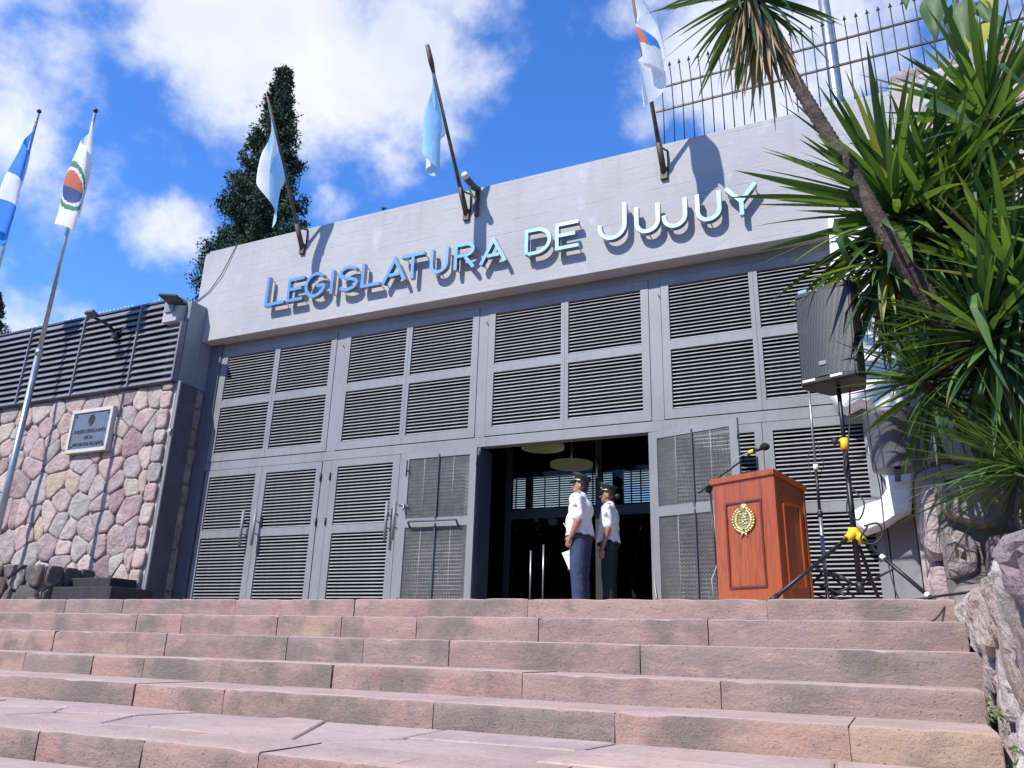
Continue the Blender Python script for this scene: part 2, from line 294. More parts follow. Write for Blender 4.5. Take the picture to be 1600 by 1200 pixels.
# ------------------------------------------------------------------ mesh helpers
ORG = {}
def org(o): return ORG.get(o.name, Vector((0, 0, 0))) if o else Vector((0, 0, 0))
def tag(o, label=None, cat=None, group=None, kind=None):
    if label: o['label'] = label
    if cat: o['category'] = cat
    if group: o['group'] = group
    if kind: o['kind'] = kind
    return o
def thing(name, label, cat, loc=(0, 0, 0), group=None):
    o = bpy.data.objects.new(name, None); COL.objects.link(o); o.location = loc; o.empty_display_size = .2
    ORG[o.name] = Vector(loc); return tag(o, label, cat, group)
def structure(name, loc=(0, 0, 0)):
    o = bpy.data.objects.new(name, None); COL.objects.link(o); o.location = loc; ORG[o.name] = Vector(loc); o['kind'] = 'structure'; return o
class MB:
    def __init__(s, mat=None): s.v = []; s.f = []; s.sm = []; s.mi = []; s.M = Matrix.Identity(4) if mat is None else mat
    def add(s, vs, fs, smooth=False, mi=0):
        b = len(s.v); s.v += [s.M @ Vector(v) for v in vs]
        for f in fs: s.f.append([i+b for i in f]); s.sm.append(smooth); s.mi.append(mi)
        return s
    def box(s, x0, x1, y0, y1, z0, z1, mi=0):
        return s.add([(x0, y0, z0), (x1, y0, z0), (x1, y1, z0), (x0, y1, z0), (x0, y0, z1), (x1, y0, z1), (x1, y1, z1), (x0, y1, z1)],
                     [(0, 3, 2, 1), (4, 5, 6, 7), (0, 1, 5, 4), (1, 2, 6, 5), (2, 3, 7, 6), (3, 0, 4, 7)], False, mi)
    def tube(s, pts, r, n=8, mi=0, caps=True, flat=1.0):
        pts = [Vector(p) for p in pts]; k = len(pts); rr = r if isinstance(r, (list, tuple)) else [r]*k
        vs = []; up = None
        for i, p in enumerate(pts):
            t = (pts[min(i+1, k-1)] - pts[max(i-1, 0)]); t = t.normalized() if t.length > 1e-9 else Vector((0, 0, 1))
            if up is None: up = Vector((0, 0, 1)) if abs(t.z) < .9 else Vector((1, 0, 0))
            a = t.cross(up); a = a.normalized() if a.length > 1e-6 else Vector((1, 0, 0)); b = a.cross(t); up = b
            for j in range(n):
                q = 2*math.pi*j/n; vs.append(p + a*math.cos(q)*rr[i] + b*math.sin(q)*rr[i]*flat)
        fs = [(i*n+j, i*n+(j+1) % n, (i+1)*n+(j+1) % n, (i+1)*n+j) for i in range(k-1) for j in range(n)]
        s.add(vs, fs, True, mi)
        if caps:
            b = len(s.v)-len(vs); s.f.append([b+j for j in range(n)][::-1]); s.f.append([b+(k-1)*n+j for j in range(n)]); s.sm += [False, False]; s.mi += [mi, mi]
        return s
    def sphere(s, c, r, n=10, m=7, mi=0):
        rx, ry, rz = r if isinstance(r, (list, tuple)) else (r, r, r); c = Vector(c); vs = [c+Vector((0, 0, -rz))]
        for i in range(1, m):
            a = -math.pi/2+math.pi*i/m
            for j in range(n): q = 2*math.pi*j/n; vs.append(c+Vector((rx*math.cos(a)*math.cos(q), ry*math.cos(a)*math.sin(q), rz*math.sin(a))))
        vs.append(c+Vector((0, 0, rz))); fs = [(0, 1+(j+1) % n, 1+j) for j in range(n)]
        for i in range(m-2): fs += [(1+i*n+j, 1+i*n+(j+1) % n, 1+(i+1)*n+(j+1) % n, 1+(i+1)*n+j) for j in range(n)]
        t = len(vs)-1; fs += [(t, 1+(m-2)*n+j, 1+(m-2)*n+(j+1) % n) for j in range(n)]
        return s.add(vs, fs, True, mi)
    def prism(s, poly, f0, f1, mi=0):
        n = len(poly); vs = [f0(*p) for p in poly]+[f1(*p) for p in poly]
        return s.add(vs, [list(range(n)), list(range(2*n-1, n-1, -1))]+[(i, n+i, n+(i+1) % n, (i+1) % n) for i in range(n)], False, mi)
    def mesh(s, name, off):
        me = bpy.data.meshes.new(name); me.from_pydata([v-off for v in s.v], [], s.f)
        me.polygons.foreach_set('use_smooth', s.sm); me.polygons.foreach_set('material_index', s.mi); me.update(); return me
    def build(s, name, mat, parent=None, bevel=0., fix=True):
        off = org(parent); me = s.mesh(name, off)
        for m in (mat if isinstance(mat, list) else [mat]): me.materials.append(m)
        if fix:
            bm = bmesh.new(); bm.from_mesh(me); bmesh.ops.recalc_face_normals(bm, faces=bm.faces); bm.to_mesh(me); bm.free()
        o = bpy.data.objects.new(name, me); COL.objects.link(o)
        if parent: o.parent = parent
        ORG[o.name] = off
        if bevel:
            b = o.modifiers.new('bevel', 'BEVEL'); b.width = bevel; b.segments = 2; b.limit_method = 'ANGLE'; b.harden_normals = False
        return o
def inst(name, me, parent, mw):
    o = bpy.data.objects.new(name, me); COL.objects.link(o)
    if parent: o.parent = parent
    o.matrix_local = Matrix.Translation(-org(parent)) @ mw; ORG[o.name] = org(parent); return o
def nz(p, s=1., seed=0.): return mnoise.noise(Vector(p)*s+Vector((seed, seed*1.7, -seed)))

# ------------------------------------------------------------------ stone masonry
def clip(poly, p, n):
    out = []
    for i in range(len(poly)):
        a = poly[i]; b = poly[(i+1) % len(poly)]; da = (a-p).dot(n); db = (b-p).dot(n)
        if da <= 0: out.append(a)
        if da*db < 0: out.append(a+(b-a)*(da/(da-db)))
    return out
def cells(W, H, size, rnd, aspect=1.0, lloyd=2, jit=.5):
    nx = max(1, round(W/(size))); ny = max(1, round(H/(size*aspect))); seeds = []
    for j in range(ny):
        for i in range(nx+(j % 2)):
            seeds.append(Vector(((i+.5-(j % 2)*.5+rnd.uniform(-jit, jit))*W/nx, (j+.5+rnd.uniform(-jit, jit))*H/ny)))
    seeds = [Vector((min(max(q.x, .02), W-.02), min(max(q.y, .02), H-.02))) for q in seeds]
    for it in range(lloyd+1):
        polys = []
        for i, q in enumerate(seeds):
            poly = [Vector((0, 0)), Vector((W, 0)), Vector((W, H)), Vector((0, H))]
            for j, r in enumerate(seeds):
                if i == j or (r-q).length > 4.5*size*max(1, aspect): continue
                d = r-q
                if d.length < 1e-5: continue
                poly = clip(poly, (q+r)/2, d)
                if len(poly) < 3: break
            polys.append(poly)
        if it < lloyd:
            seeds = [(q+sum(p, Vector((0, 0)))/len(p))/2 if len(p) > 2 else q for q, p in zip(seeds, polys)]
    return [p for p in polys if len(p) > 2]
def stone_mesh(poly, gap, depth, rnd, cuts=1, fine=False):
    c = sum(poly, Vector((0, 0)))/len(poly)
    pts = [q+(c-q).normalized()*min(gap*1.25, (c-q).length*.35) for q in poly]
    # drop tiny edges, then cut corners
    pp = []
    for q in pts:
        if not pp or (q-pp[-1]).length > .05*1: pp.append(q)
    if len(pp) > 3 and (pp[0]-pp[-1]).length < .05: pp.pop()
    if len(pp) < 3: return None
    for k in range(cuts):
        o = []
        for i in range(len(pp)):
            a = pp[i]; b = pp[(i+1) % len(pp)]; t = .16+rnd.uniform(-.06, .07); o += [a+(b-a)*t, a+(b-a)*(1-t)]
        pp = o
    n = len(pp); sd = rnd.uniform(0, 100); tilt = Vector((rnd.uniform(-.12, .12), rnd.uniform(-.12, .12)))
    rings = [(1.0, -.03), (1.0, depth*.62), (.965, depth*.95), (.75, depth), (.40, depth*1.04)]
    if fine: rings = [(1.0, -.06), (1.02, depth*.3), (.98, depth*.62), (.92, depth*.8), (.80, depth*.92), (.62, depth), (.42, depth*1.03), (.2, depth)]
    vs = []
    for k, (sc, d) in enumerate(rings):
        for q in pp:
            v = c+(q-c)*sc; dd = d
            if k: dd += (v-c).dot(tilt)*.6*(d/depth)+nz((v.x*3.1, v.y*3.1, sd), 1.)*depth*(.60 if not fine else .75)*(.4+.6*k/len(rings))+((abs(nz((v.x*8, v.y*3.2, sd+9), 1.))-.25)*depth*.6+nz((v.x*21, v.y*13, sd), 1.)*depth*.2 if fine else 0)
            vs.append((v.x-c.x, v.y-c.y, dd))
    vs.append((0, 0, depth*(1+rnd.uniform(-.1, .15)))); t = len(vs)-1
    fs = [(i*n+j, i*n+(j+1) % n, (i+1)*n+(j+1) % n, (i+1)*n+j) for i in range(len(rings)-1) for j in range(n)]
    L = (len(rings)-1)*n; fs += [(L+j, L+(j+1) % n, t) for j in range(n)]
    return c, vs, fs
def masonry(parent, O, U, V, N, W, H, size, gap, depth, mat, seed, aspect=1., keep=None, cuts=1, fine=False, jit=.5, lloyd=2):
    rnd = random.Random(seed); O = Vector(O); U = Vector(U); V = Vector(V); N = Vector(N)
    for poly in cells(W, H, size, rnd, aspect, lloyd, jit):
        r = stone_mesh(poly, gap, depth*rnd.uniform(.75, 1.25), rnd, cuts, fine)
        if not r: continue
        c, vs, fs = r
        if keep and not keep(c): continue
        me = bpy.data.meshes.new('stone'); me.from_pydata([U*v[0]+V*v[1]+N*v[2] for v in vs], [], fs)
        me.polygons.foreach_set('use_smooth', [not fine]*len(fs)); me.materials.append(mat); me.update()
        inst('stone', me, parent, Matrix.Translation(O+U*c.x+V*c.y))

# ------------------------------------------------------------------ ground and steps
tag(MB().add([(-600, -600, -2.02), (600, -600, -2.02), (600, 900, -2.02), (-600, 900, -2.02)], [(0, 1, 2, 3)]).build('ground', M['ground']), kind='structure')
YS = [-3.7, -4.2, -4.7, -5.28, -5.9, -7.24]; ZS = [0.0, -.174, -.357, -.543, -.697, -.844]; Z7 = -.975
# hillside behind the building carrying the trees
hb = MB(); G = 16
hv = [(-70+140*i/G, 14+70*j/G, -2+4.2*min(1, j/4)+nz((i*.7, j*.7, 3.3))*.9) for j in range(G+1) for i in range(G+1)]
hb.add(hv, [(j*(G+1)+i, j*(G+1)+i+1, (j+1)*(G+1)+i+1, (j+1)*(G+1)+i) for j in range(G) for i in range(G)], True); tag(hb.build('hillside', M['soil']), kind='structure')

stair = structure('stone_steps')
JX = [[100, 190, 366, 437, 553, 824, 1199], [79, 212, 282, 432, 532, 650, 841, 1106], [79, 224, 256, 446, 566, 701, 1000], [28, 136, 217, 340, 516, 815, 1126], [31, 201, 343, 675, 960, 1325], [51, 217, 401, 600, 830, 1080, 1290]]
JY = [950, 980, 1020, 1075, 1125, 1185]
ENDX = [.36, .37, .40, .34, .33, .33]
LEFT = -17.5
def step_block(x0, x1, yf, yb, zt, zb, seed):
    rnd = random.Random(seed); L = x1-x0; n = max(3, int(L/.07)); g = .004
    jy = rnd.uniform(-.006, .006); jz = rnd.uniform(-.004, .003); rd = rnd.uniform(.008, .016)
    prof = [(0, zb), (0, zb+(zt-zb)*.25), (0, zb+(zt-zb)*.5), (0, zb+(zt-zb)*.75), (0, zt-rd), (rd*.3, zt-rd*.3), (rd, zt), (.10, zt), (yb-yf, zt)]
    vs = []
    for i in range(n+1):
        x = x0+g+(L-2*g)*i/n; e = min(i, n-i)
        for k, (py, pz) in enumerate(prof):
            a = nz((x*5.5, pz*9, seed), 1.)*.006+nz((x*19, pz*25, seed), 1.)*.004
            dy = a if k < 6 else 0.; dz = (nz((x*3, 7.7, seed))*.003+min(0, nz((x*7, 1.1, seed))+.22)*.030) if 4 <= k <= 6 else nz((x*2, py*3, seed))*.003 if k > 6 else 0
            if e == 0 and k < 6: dy += .007
            if e == 0 and 3 < k < 8: dz -= .004
            vs.append((x, yf+py+dy+jy, pz+dz+jz))
    m = len(prof)
    fs = [(i*m+k, (i+1)*m+k, (i+1)*m+k+1, i*m+k+1) for i in range(n) for k in range(m-1)]
    vs += [(x0+g, yf+.02, zb-.05), (x1-g, yf+.02, zb-.05)]
    fs += [list(range(m))+[], [n*m+k for k in range(m)][::-1]]
    b = MB(); b.add(vs[:-2], fs[:-2], True); b.add(vs[:-2], fs[-2:], False)
    return b
for r in range(6):
    xs = [P(px, JY[r], YS[r]).x for px in JX[r]] + [ENDX[r]]
    rnd = random.Random(50+r); x = xs[0]
    while x > LEFT:
        x -= rnd.uniform(1.0, 1.9); xs.insert(0, x)
    zb = (ZS[r+1] if r < 5 else Z7)-.06
    yb = YS[r]+(.62 if r else .75)
    if r == 5: yb = YS[r]+.42
    for i in range(len(xs)-1):
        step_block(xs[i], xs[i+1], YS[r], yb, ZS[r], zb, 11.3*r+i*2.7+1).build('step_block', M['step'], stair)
    zn = ZS[r]-.014
    MB().box(LEFT, ENDX[r], YS[r]+.017, 0 if r == 0 else YS[r-1]+.3, -2, zn).build('mortar_bed', M['jointm'], stair)
MB().box(LEFT, .33, -9.0, YS[5]+.06, -2, Z7-.03).build('mortar_bed', M['jointm'], stair)
for r in range(2):   # two further steps down to where the camera stands, below the frame
    MB().box(LEFT, .33, -9.35-.35*r, -8.9-.35*r, -2, -1.3-.33*r).build('lower_step', M['step'], stair)
# irregular flagstones of the broad tread and of the lower pavement
def flags(name, x0, x1, y0, y1, z, size, seed, aspect):
    st = structure(name); rnd = random.Random(seed)
    for poly in cells(x1-x0, y1-y0, size, rnd, aspect, 1, .42):
        c = sum(poly, Vector((0, 0)))/len(poly); pp = [q+(c-q).normalized()*min(.010, (c-q).length*.2) for q in poly]; h = rnd.uniform(-.005, .006)
        n = len(pp); tl = (rnd.uniform(-.008, .008), rnd.uniform(-.008, .008))
        top = lambda q, k=1.: (x0+c.x+(q.x-c.x)*k, y0+c.y+(q.y-c.y)*k, z+h+(q-c).x*tl[0]+(q-c).y*tl[1])
        vs = [(x0+q.x, y0+q.y, z-.04) for q in pp]+[tuple(Vector(top(q))-Vector((0, 0, .006))) for q in pp]+[top(q, .97) for q in pp]
        b = MB(); b.add(vs, [(i, (i+1) % n, n+(i+1) % n, n+i) for i in range(n)]+[(n+i, n+(i+1) % n, 2*n+(i+1) % n, 2*n+i) for i in range(n)]+[list(range(2*n, 3*n))])
        b.build('flagstone', M['flagst'], st)
flags('broad_landing', -12, .33, YS[5]+.43, YS[4]-.005, ZS[5], .95, 5, .47)
flags('lower_pavement', -8, .33, -8.95, YS[5]-.01, Z7, .9, 8, .5)
lp = MB(); lp.box(LEFT, .33, -3.02, -.02, -.5, -.004); tag(lp.build('top_landing', M['flagst']), kind='structure')

# ------------------------------------------------------------------ legislature building
bld = thing('legislature_building', 'grey legislature front with louvred steel doors under a broad concrete fascia', 'building', (-5.4, 0, 0))
XR = .28; XF = .64
# fascia block with chamfered top corner, proud of the doors
fz0, fz1, fy, fx0 = 4.755, 6.62, -.25, -11.18
fb = MB(); pol = [(fx0, fz0), (XF, fz0), (XF, fz1+.0), (fx0+.09, fz1), (fx0+.025, fz1-.035), (fx0, fz1-.11)]
fb.prism(pol, lambda x, z: (x, fy, z), lambda x, z: (x, 1.6, z)); fb.build('fascia', M['concrete'], bld, .008)
MB().tube([(fx0+.10, fy-.004, fz1-.02), (fx0+.02, fy+.05, fz1-.03), (fx0-.004, fy+.3, fz1-.08)], .022, 6).build('corner_flashing', M['black'], bld)
# side pier projecting at the left of the recess
MB().box(-11.18, -10.90, fy-.001, .16, 3.87, fz0-.001).build('side_pier', M['pier'], bld); MB().box(-11.32, -10.90, -.62, fy-.003, 3.88, 5.42).build('side_pier', M['pier'], bld, .006)
MB().box(-11.36, -11.02, -.80, -.622, 4.98, 5.44).build('pier_cap', M['concrete'], bld, .006)
# pillars, jambs and beams between the panels
BAY = [(-10.466, -8.163), (-7.764, -5.471), (-5.08, -2.804), (-2.403, -.115)]
MID = [(-9.372, -9.26), (-6.671, -6.562), (-4.003, -3.89), (-1.321, -1.207)]
mg = .11; sg = .006
def pillar(x0, x1, z0, z1, y=.008, mat='grey'): MB().box(x0, x1, y, .16, z0, z1).build('pillar', M[mat], bld, .004)
MB().box(-10.9, -10.466-mg-.045, -.02, .16, 0, fz0).build('jamb', M['greyd'], bld, .004)
for a, b in ((-8.163+mg, -7.764-mg), (-5.471+mg, -5.08-mg), (-2.804+mg, -2.403-mg)): pillar(a+sg, b-sg, 2.545, fz0)
pillar(-10.466-mg-.039, -10.466-mg-sg, 2.545, fz0); pillar(-.115+mg+sg, XR, 0, fz0)
pillar(-8.08, -7.905, 0, 2.392); pillar(-5.36+.0, -5.25, 0, 2.40, .02); pillar(-2.725, -2.52, 0, 2.40, .02)
MB().box(-10.62, .0, .010, .16, 2.40, 2.545-.001).build('beam', M['grey'], bld, .004)
MB().box(-10.62, .0, .010, .16, 4.49+.135, fz0-.002).build('beam', M['grey'], bld, .004)
# louvre slat meshes shared by the panels
def slat_mesh(w):
    b = MB(); t = R(24); hh = .0093; th = .0018
    c, s = math.cos(t), math.sin(t)
    pts = [(-hh, -th), (hh, -th), (hh, th), (-hh, th)]
    # blade leaning back at its top: outer face looks slightly up at the sun
    prof = [(y*c+z*s, z*c-y*s) for z, y in pts]
    prof += []
    b.prism([(p[0], p[1]) for p in prof], lambda y, z: (-w/2, y, z), lambda y, z: (w/2, y, z))
    me = b.mesh('slat', Vector((0, 0, 0))); me.materials.append(M['slat']); return me
SW = slat_mesh(1.094+.03); SD = slat_mesh(1.03+.03); SB = SD.copy(); SB.materials[0] = M['greyd']
def louvre(parent, me, x0, x1, z0, z1, n, y=.022):
    p = (z1-z0)/n; xc = (x0+x1)/2; sc = (x1-x0+.03)/me_w[me.name]
    for k in range(n):
        inst('slat', me, parent, Matrix.Translation((xc, y+random.uniform(-.0012, .0012), z0+(k+.36)*p)) @ Matrix.Rotation(random.gauss(0, .0010), 4, 'Y') @ Matrix.Rotation(random.gauss(0, .02), 4, 'X') @ Matrix.Diagonal((sc, 1, 1, 1)))
me_w = {SW.name: 1.094+.03, SD.name: 1.03+.03}
ZU = (2.685, 3.53, 3.66, 4.49)
for k, (a, b) in enumerate(BAY):
    m0, m1 = MID[k]; w = MB(); x0, x1, z0, z1 = a-mg, b+mg, ZU[0]-.135+sg, ZU[3]+.135-sg
    def fr(xa, xb, za, zb): w.box(xa, xb, 0, .045, za, zb)
    fr(x0, a, z0, z1); fr(b, x1, z0, z1); fr(m0, (m0+m1)/2-.002, z0, z1); fr((m0+m1)/2+.002, m1, z0, z1)
    for xa, xb in ((a, m0), (m1, b)):
        fr(xa, xb, z0, ZU[0]); fr(xa, xb, ZU[1], ZU[2]); fr(xa, xb, ZU[3], z1)
    pn = w.build('window_panel', M['grey'], bld)
    for xa, xb in ((a, m0), (m1, b)):
        for za, zb in ((ZU[0], ZU[1]), (ZU[2], ZU[3])): louvre(pn, SW, xa, xb, za, zb, 16)
    MB().box(x0, x1, .10, .13, z0, z1).build('window_backing', M['backdark'], pn)  # opaque black sheet stands in for the unlit interior behind the slats
    # little hooks that hold the panels
    MB().tube([P(1030+0, 405, 0) if k == 3 else (x0-.03, -.004, z1-.17), (x0-.03, -.02, z1-.25), (x0-.02, -.01, z1-.30)][1:], .006, 5).build('hook', M['black'], pn)
# doors
def tubeh(b, x, z0, z1, yo=-.10, r=.024):
    b.tube([(x, yo, z0), (x, yo, z1)], r, 10)
    for z in (z0+(z1-z0)*.33, z0+(z1-z0)*.67): b.tube([(x, yo, z), (x, .002, z)], .009, 6)
def door(x0, x1, la, lb, label, handle=None, hinge=None):
    z0, z1 = .012, 2.392; w = MB()
    w.box(x0, la, 0, .045, z0, z1); w.box(lb, x1, 0, .045, z0, z1)
    w.box(la, lb, 0, .045, z0, .165); w.box(la, lb, 0, .045, 1.237, 1.363); w.box(la, lb, 0, .045, 2.281, z1)
    d = w.build('door', M['grey'], bld); d['label'] = label
    louvre(d, SD, la, lb, .165, 1.237, 21); louvre(d, SD, la, lb, 1.363, 2.281, 18)
    MB().box(x0+.01, x1-.01, .10, .13, z0, z1-.01).build('door_pane', M['backdark'], d)  # black backing sheet, interior darkness put into its colour
    if handle:
        h = MB(); tubeh(h, handle, 1.08, 1.66); h.build('handle', M['steel'] if False else M['grey'], d)
    if hinge:
        for z in (.2, 1.42, 2.13): MB().tube([(hinge, -.012, z-.06), (hinge, -.012, z+.06)], .013, 6).build('hinge', M['black'], d)
door(-10.572, -9.328, -10.472, -9.447, 'leftmost louvred door leaf', -9.50, None)
door(-9.320, -8.090, -9.218, -8.195, 'second louvred door leaf from the left', -9.345+.10, -8.085)
door(-7.895, -6.618, -7.772, -6.741, 'third louvred door leaf from the left', -6.72, -7.90)
door(-6.610, -5.366, -6.50, -5.47, 'door leaf behind the folded mesh leaf', -6.585, None)
door(-2.51, -1.292, -2.40, -1.385, 'door leaf behind the swung mesh leaf', None, None)
door(-1.284, -.012, -1.165, -.135, 'rightmost louvred door leaf behind the loudspeaker stand', None, None)
# the two leaves of the open doorway, folded out with their meshed inner side showing
def mesh_leaf(T, bar, label):
    w = MB(T); W = 1.255; z0, z1 = .015, 2.372; a, b = .125, W-.105
    w.box(0, a, -.045, 0, z0, z1); w.box(b, W, -.045, 0, z0, z1); w.box(a, b, -.045, 0, z0, .17); w.box(a, b, -.045, 0, 1.255, 1.385); w.box(a, b, -.045, 0, 2.275, z1)
    d = w.build('mesh_door', M['grey'], bld); d['label'] = label
    for z0_, z1_ in ((.17, 1.255), (1.385, 2.275)):
        MB(T).add([(a, -.030, z0_), (b, -.030, z0_), (b, -.030, z1_), (a, -.030, z1_)], [(0, 1, 2, 3)]).build('expanded_mesh', M['mesh'], d)
        for q in (.26, .74): MB(T).tube([(a+(b-a)*q, -.034, z0_), (a+(b-a)*q, -.034, z1_)], .004, 5).build('wire_stiffener', M['gcable'], d)
        n = round((z1_-z0_)/.0515)
        for k in range(n):
            mw = T @ Matrix.Translation(((a+b)/2, -.014, z0_+(k+.5)*(z1_-z0_)/n)) @ Matrix.Rotation(R(180), 4, 'Z')
            inst('slat', SB, d, mw)
        MB(T).box((a+b)/2-.010, (a+b)/2+.010, -.062, -.036, z0_-.04, z1_+.045).build('centre_bar', M['navy'], d)
    if bar:
        MB(T).tube([(.22, -.046, 1.25), (.22, -.12, 1.32), (.24, -.13, 1.325), (W-.26, -.13, 1.325), (W-.24, -.12, 1.32), (W-.24, -.046, 1.25)], .014, 8).build('push_bar', M['navy'], d)
        for zz in (2.12, .13):
            MB(T).tube([(.09, -.055, zz-.1), (.09, -.055, zz+.14)], .007, 6).tube([(.09, -.06, zz), (.15, -.075, zz-.03)], .008, 6).build('bolt', M['black'], d)
        MB(T).tube([(-.02, -.065, 1.60), (.16, -.065, 1.585)], .008, 6).tube([(.10, -.065, 1.60), (.10, -.09, 1.50)], .014, 6).tube([(.16, -.065, 1.585), (.15, -.08, 1.55)], .008, 6).build('latch', M['steel'], d)
    MB(T).tube([(W+.006 if not bar else W+.012, -.05, 2.1), (W+.012, -.05, 2.2)], .012, 6).build('hinge', M['black'], d)
mesh_leaf(Matrix.Translation((-6.505, -.060, 0)), True, 'mesh backed door leaf folded flat against the front, with push bar')
ang = math.atan2(-.36, 1.21)
mesh_leaf(Matrix.Translation((-2.715, -.015, 0)) @ Matrix.Rotation(ang, 4, 'Z'), False, 'mesh backed door leaf swung out behind the wooden lectern')
MB().box(-5.25, -5.225, -.03, .35, 0, 2.39).build('reveal', M['navy'], bld); MB().box(-2.75, -2.727, .03, .35, 0, 2.39).build('reveal', M['navy'], bld)
# hall behind the doorway
XI0, XI1, YB, ZC = -11.0, .1, 9.4, 4.6
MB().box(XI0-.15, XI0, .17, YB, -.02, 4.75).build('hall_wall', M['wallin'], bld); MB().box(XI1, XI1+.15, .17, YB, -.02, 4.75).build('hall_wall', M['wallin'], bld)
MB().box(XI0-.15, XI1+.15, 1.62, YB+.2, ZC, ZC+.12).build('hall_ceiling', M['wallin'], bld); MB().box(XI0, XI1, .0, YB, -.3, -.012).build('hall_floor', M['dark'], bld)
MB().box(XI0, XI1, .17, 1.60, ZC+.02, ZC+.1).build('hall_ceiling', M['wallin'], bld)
bw = MB(); WIN = [(-9.3, -8.75), (-8.6, -7.35), (-7.1, -6.3), (-6.05, -5.3), (-5.15, -4.4)]; xprev = XI0-.15
bw.box(XI0-.15, XI1+.15, YB, YB+.18, -.02, 3.25); bw.box(XI0-.15, XI1+.15, YB, YB+.18, 4.12, 4.75)
for a, b in WIN+[(XI1+.15, 0)]:
    bw.box(xprev, a, YB, YB+.18, 3.25, 4.12); xprev = b
bwo = bw.build('hall_back_wall', M['wallin'], bld)
for a, b in WIN:
    for k in range(14): MB().box(a, b, YB+.02, YB+.10, 3.25+.062*k, 3.25+.062*k+.022).build('slat', M['navy'], bwo)
    n = 2 if b-a > .7 else 1
    for i in range(1, n+1): MB().box(a+(b-a)*i/(n+1)-.015, a+(b-a)*i/(n+1)+.015, YB-.01, YB+.015, 3.25, 4.12).build('mullion', M['navy'], bwo)
for (px, py, Y) in ((893, 727, 3.0), (848, 699, 2.6)):
    c = P(px, py, Y); l = MB(); l.tube([(c.x, Y, c.z-.02), (c.x, Y, c.z+.04)], .38, 28); lo = l.build('ceiling_lamp', M['ceil'], bld)
    MB().tube([(c.x, Y, c.z+.04), (c.x, Y, ZC)], .015, 6).build('drop_rod', M['navy'], lo)
    if px == 893: MB().sphere((c.x+.02, Y+.02, c.z+.07), (.09, .09, .05)).build('bulb', M['bulb'], lo)
gp = MB(); gy = .9
for a, b, c_, d_ in ((-5.25, -2.72, 1.48, 1.62), (-5.25, -2.72, 2.62, 2.72)): gp.box(a, b, gy, gy+.06, c_, d_)
for x in (-5.25, -3.80, -2.80): gp.box(x, x+.10, gy-.004, gy+.064, 0, 2.74)
go = gp.build('glass_entrance', M['dark'], bld)
for a, b in ((-5.15, -3.80), (-3.70, -2.80)):
    MB().box(a, b, gy+.02, gy+.028, 1.62, 2.62).build('transom_pane', M['glass'], go)
    MB().box(a, b, gy+.02, gy+.028, 0.02, 1.48).build('door_pane', M['glassd'], go)
for x in (-4.78, -4.58):
    MB().tube([(x, gy-.06, .1), (x, gy-.06, 1.08 if x > -4.7 else 1.0)], .013, 8).build('pull_handle', M['steel'], go)
MB().box(-5.3, -2.6, .17, .60, 2.74, 2.80).build('porch_soffit', M['navy'], bld)
MB().tube([(-3.76, .86, 2.02), (-3.76, .86, 2.30)], .025, 8).build('door_closer', M['steel'], go)

# ------------------------------------------------------------------ raised letters
sign = thing('metal_lettering', 'raised pale blue metal letters LEGISLATURA DE JUJUY standing off the grey fascia', 'sign', (-5.2, -.41, 5.135))
def arc(cx, cz, rx, rz, a0, a1, n=14): return [(cx+rx*math.cos(R(a0+(a1-a0)*i/n)), cz+rz*math.sin(R(a0+(a1-a0)*i/n))) for i in range(n+1)]
def stroke_poly(pts, w):
    pts = [Vector(p) for p in pts]; n = len(pts); l = []; r = []
    for i, p in enumerate(pts):
        d0 = (p-pts[i-1]).normalized() if i else None; d1 = (pts[i+1]-p).normalized() if i < n-1 else None
        if d0 is None: d0 = d1
        if d1 is None: d1 = d0
        t = (d0+d1).normalized(); nn = Vector((-t.y, t.x)); k = w/2/max(.35, nn.dot(Vector((-d0.y, d0.x))))
        l.append(p+nn*k); r.append(p-nn*k)
    return l, r
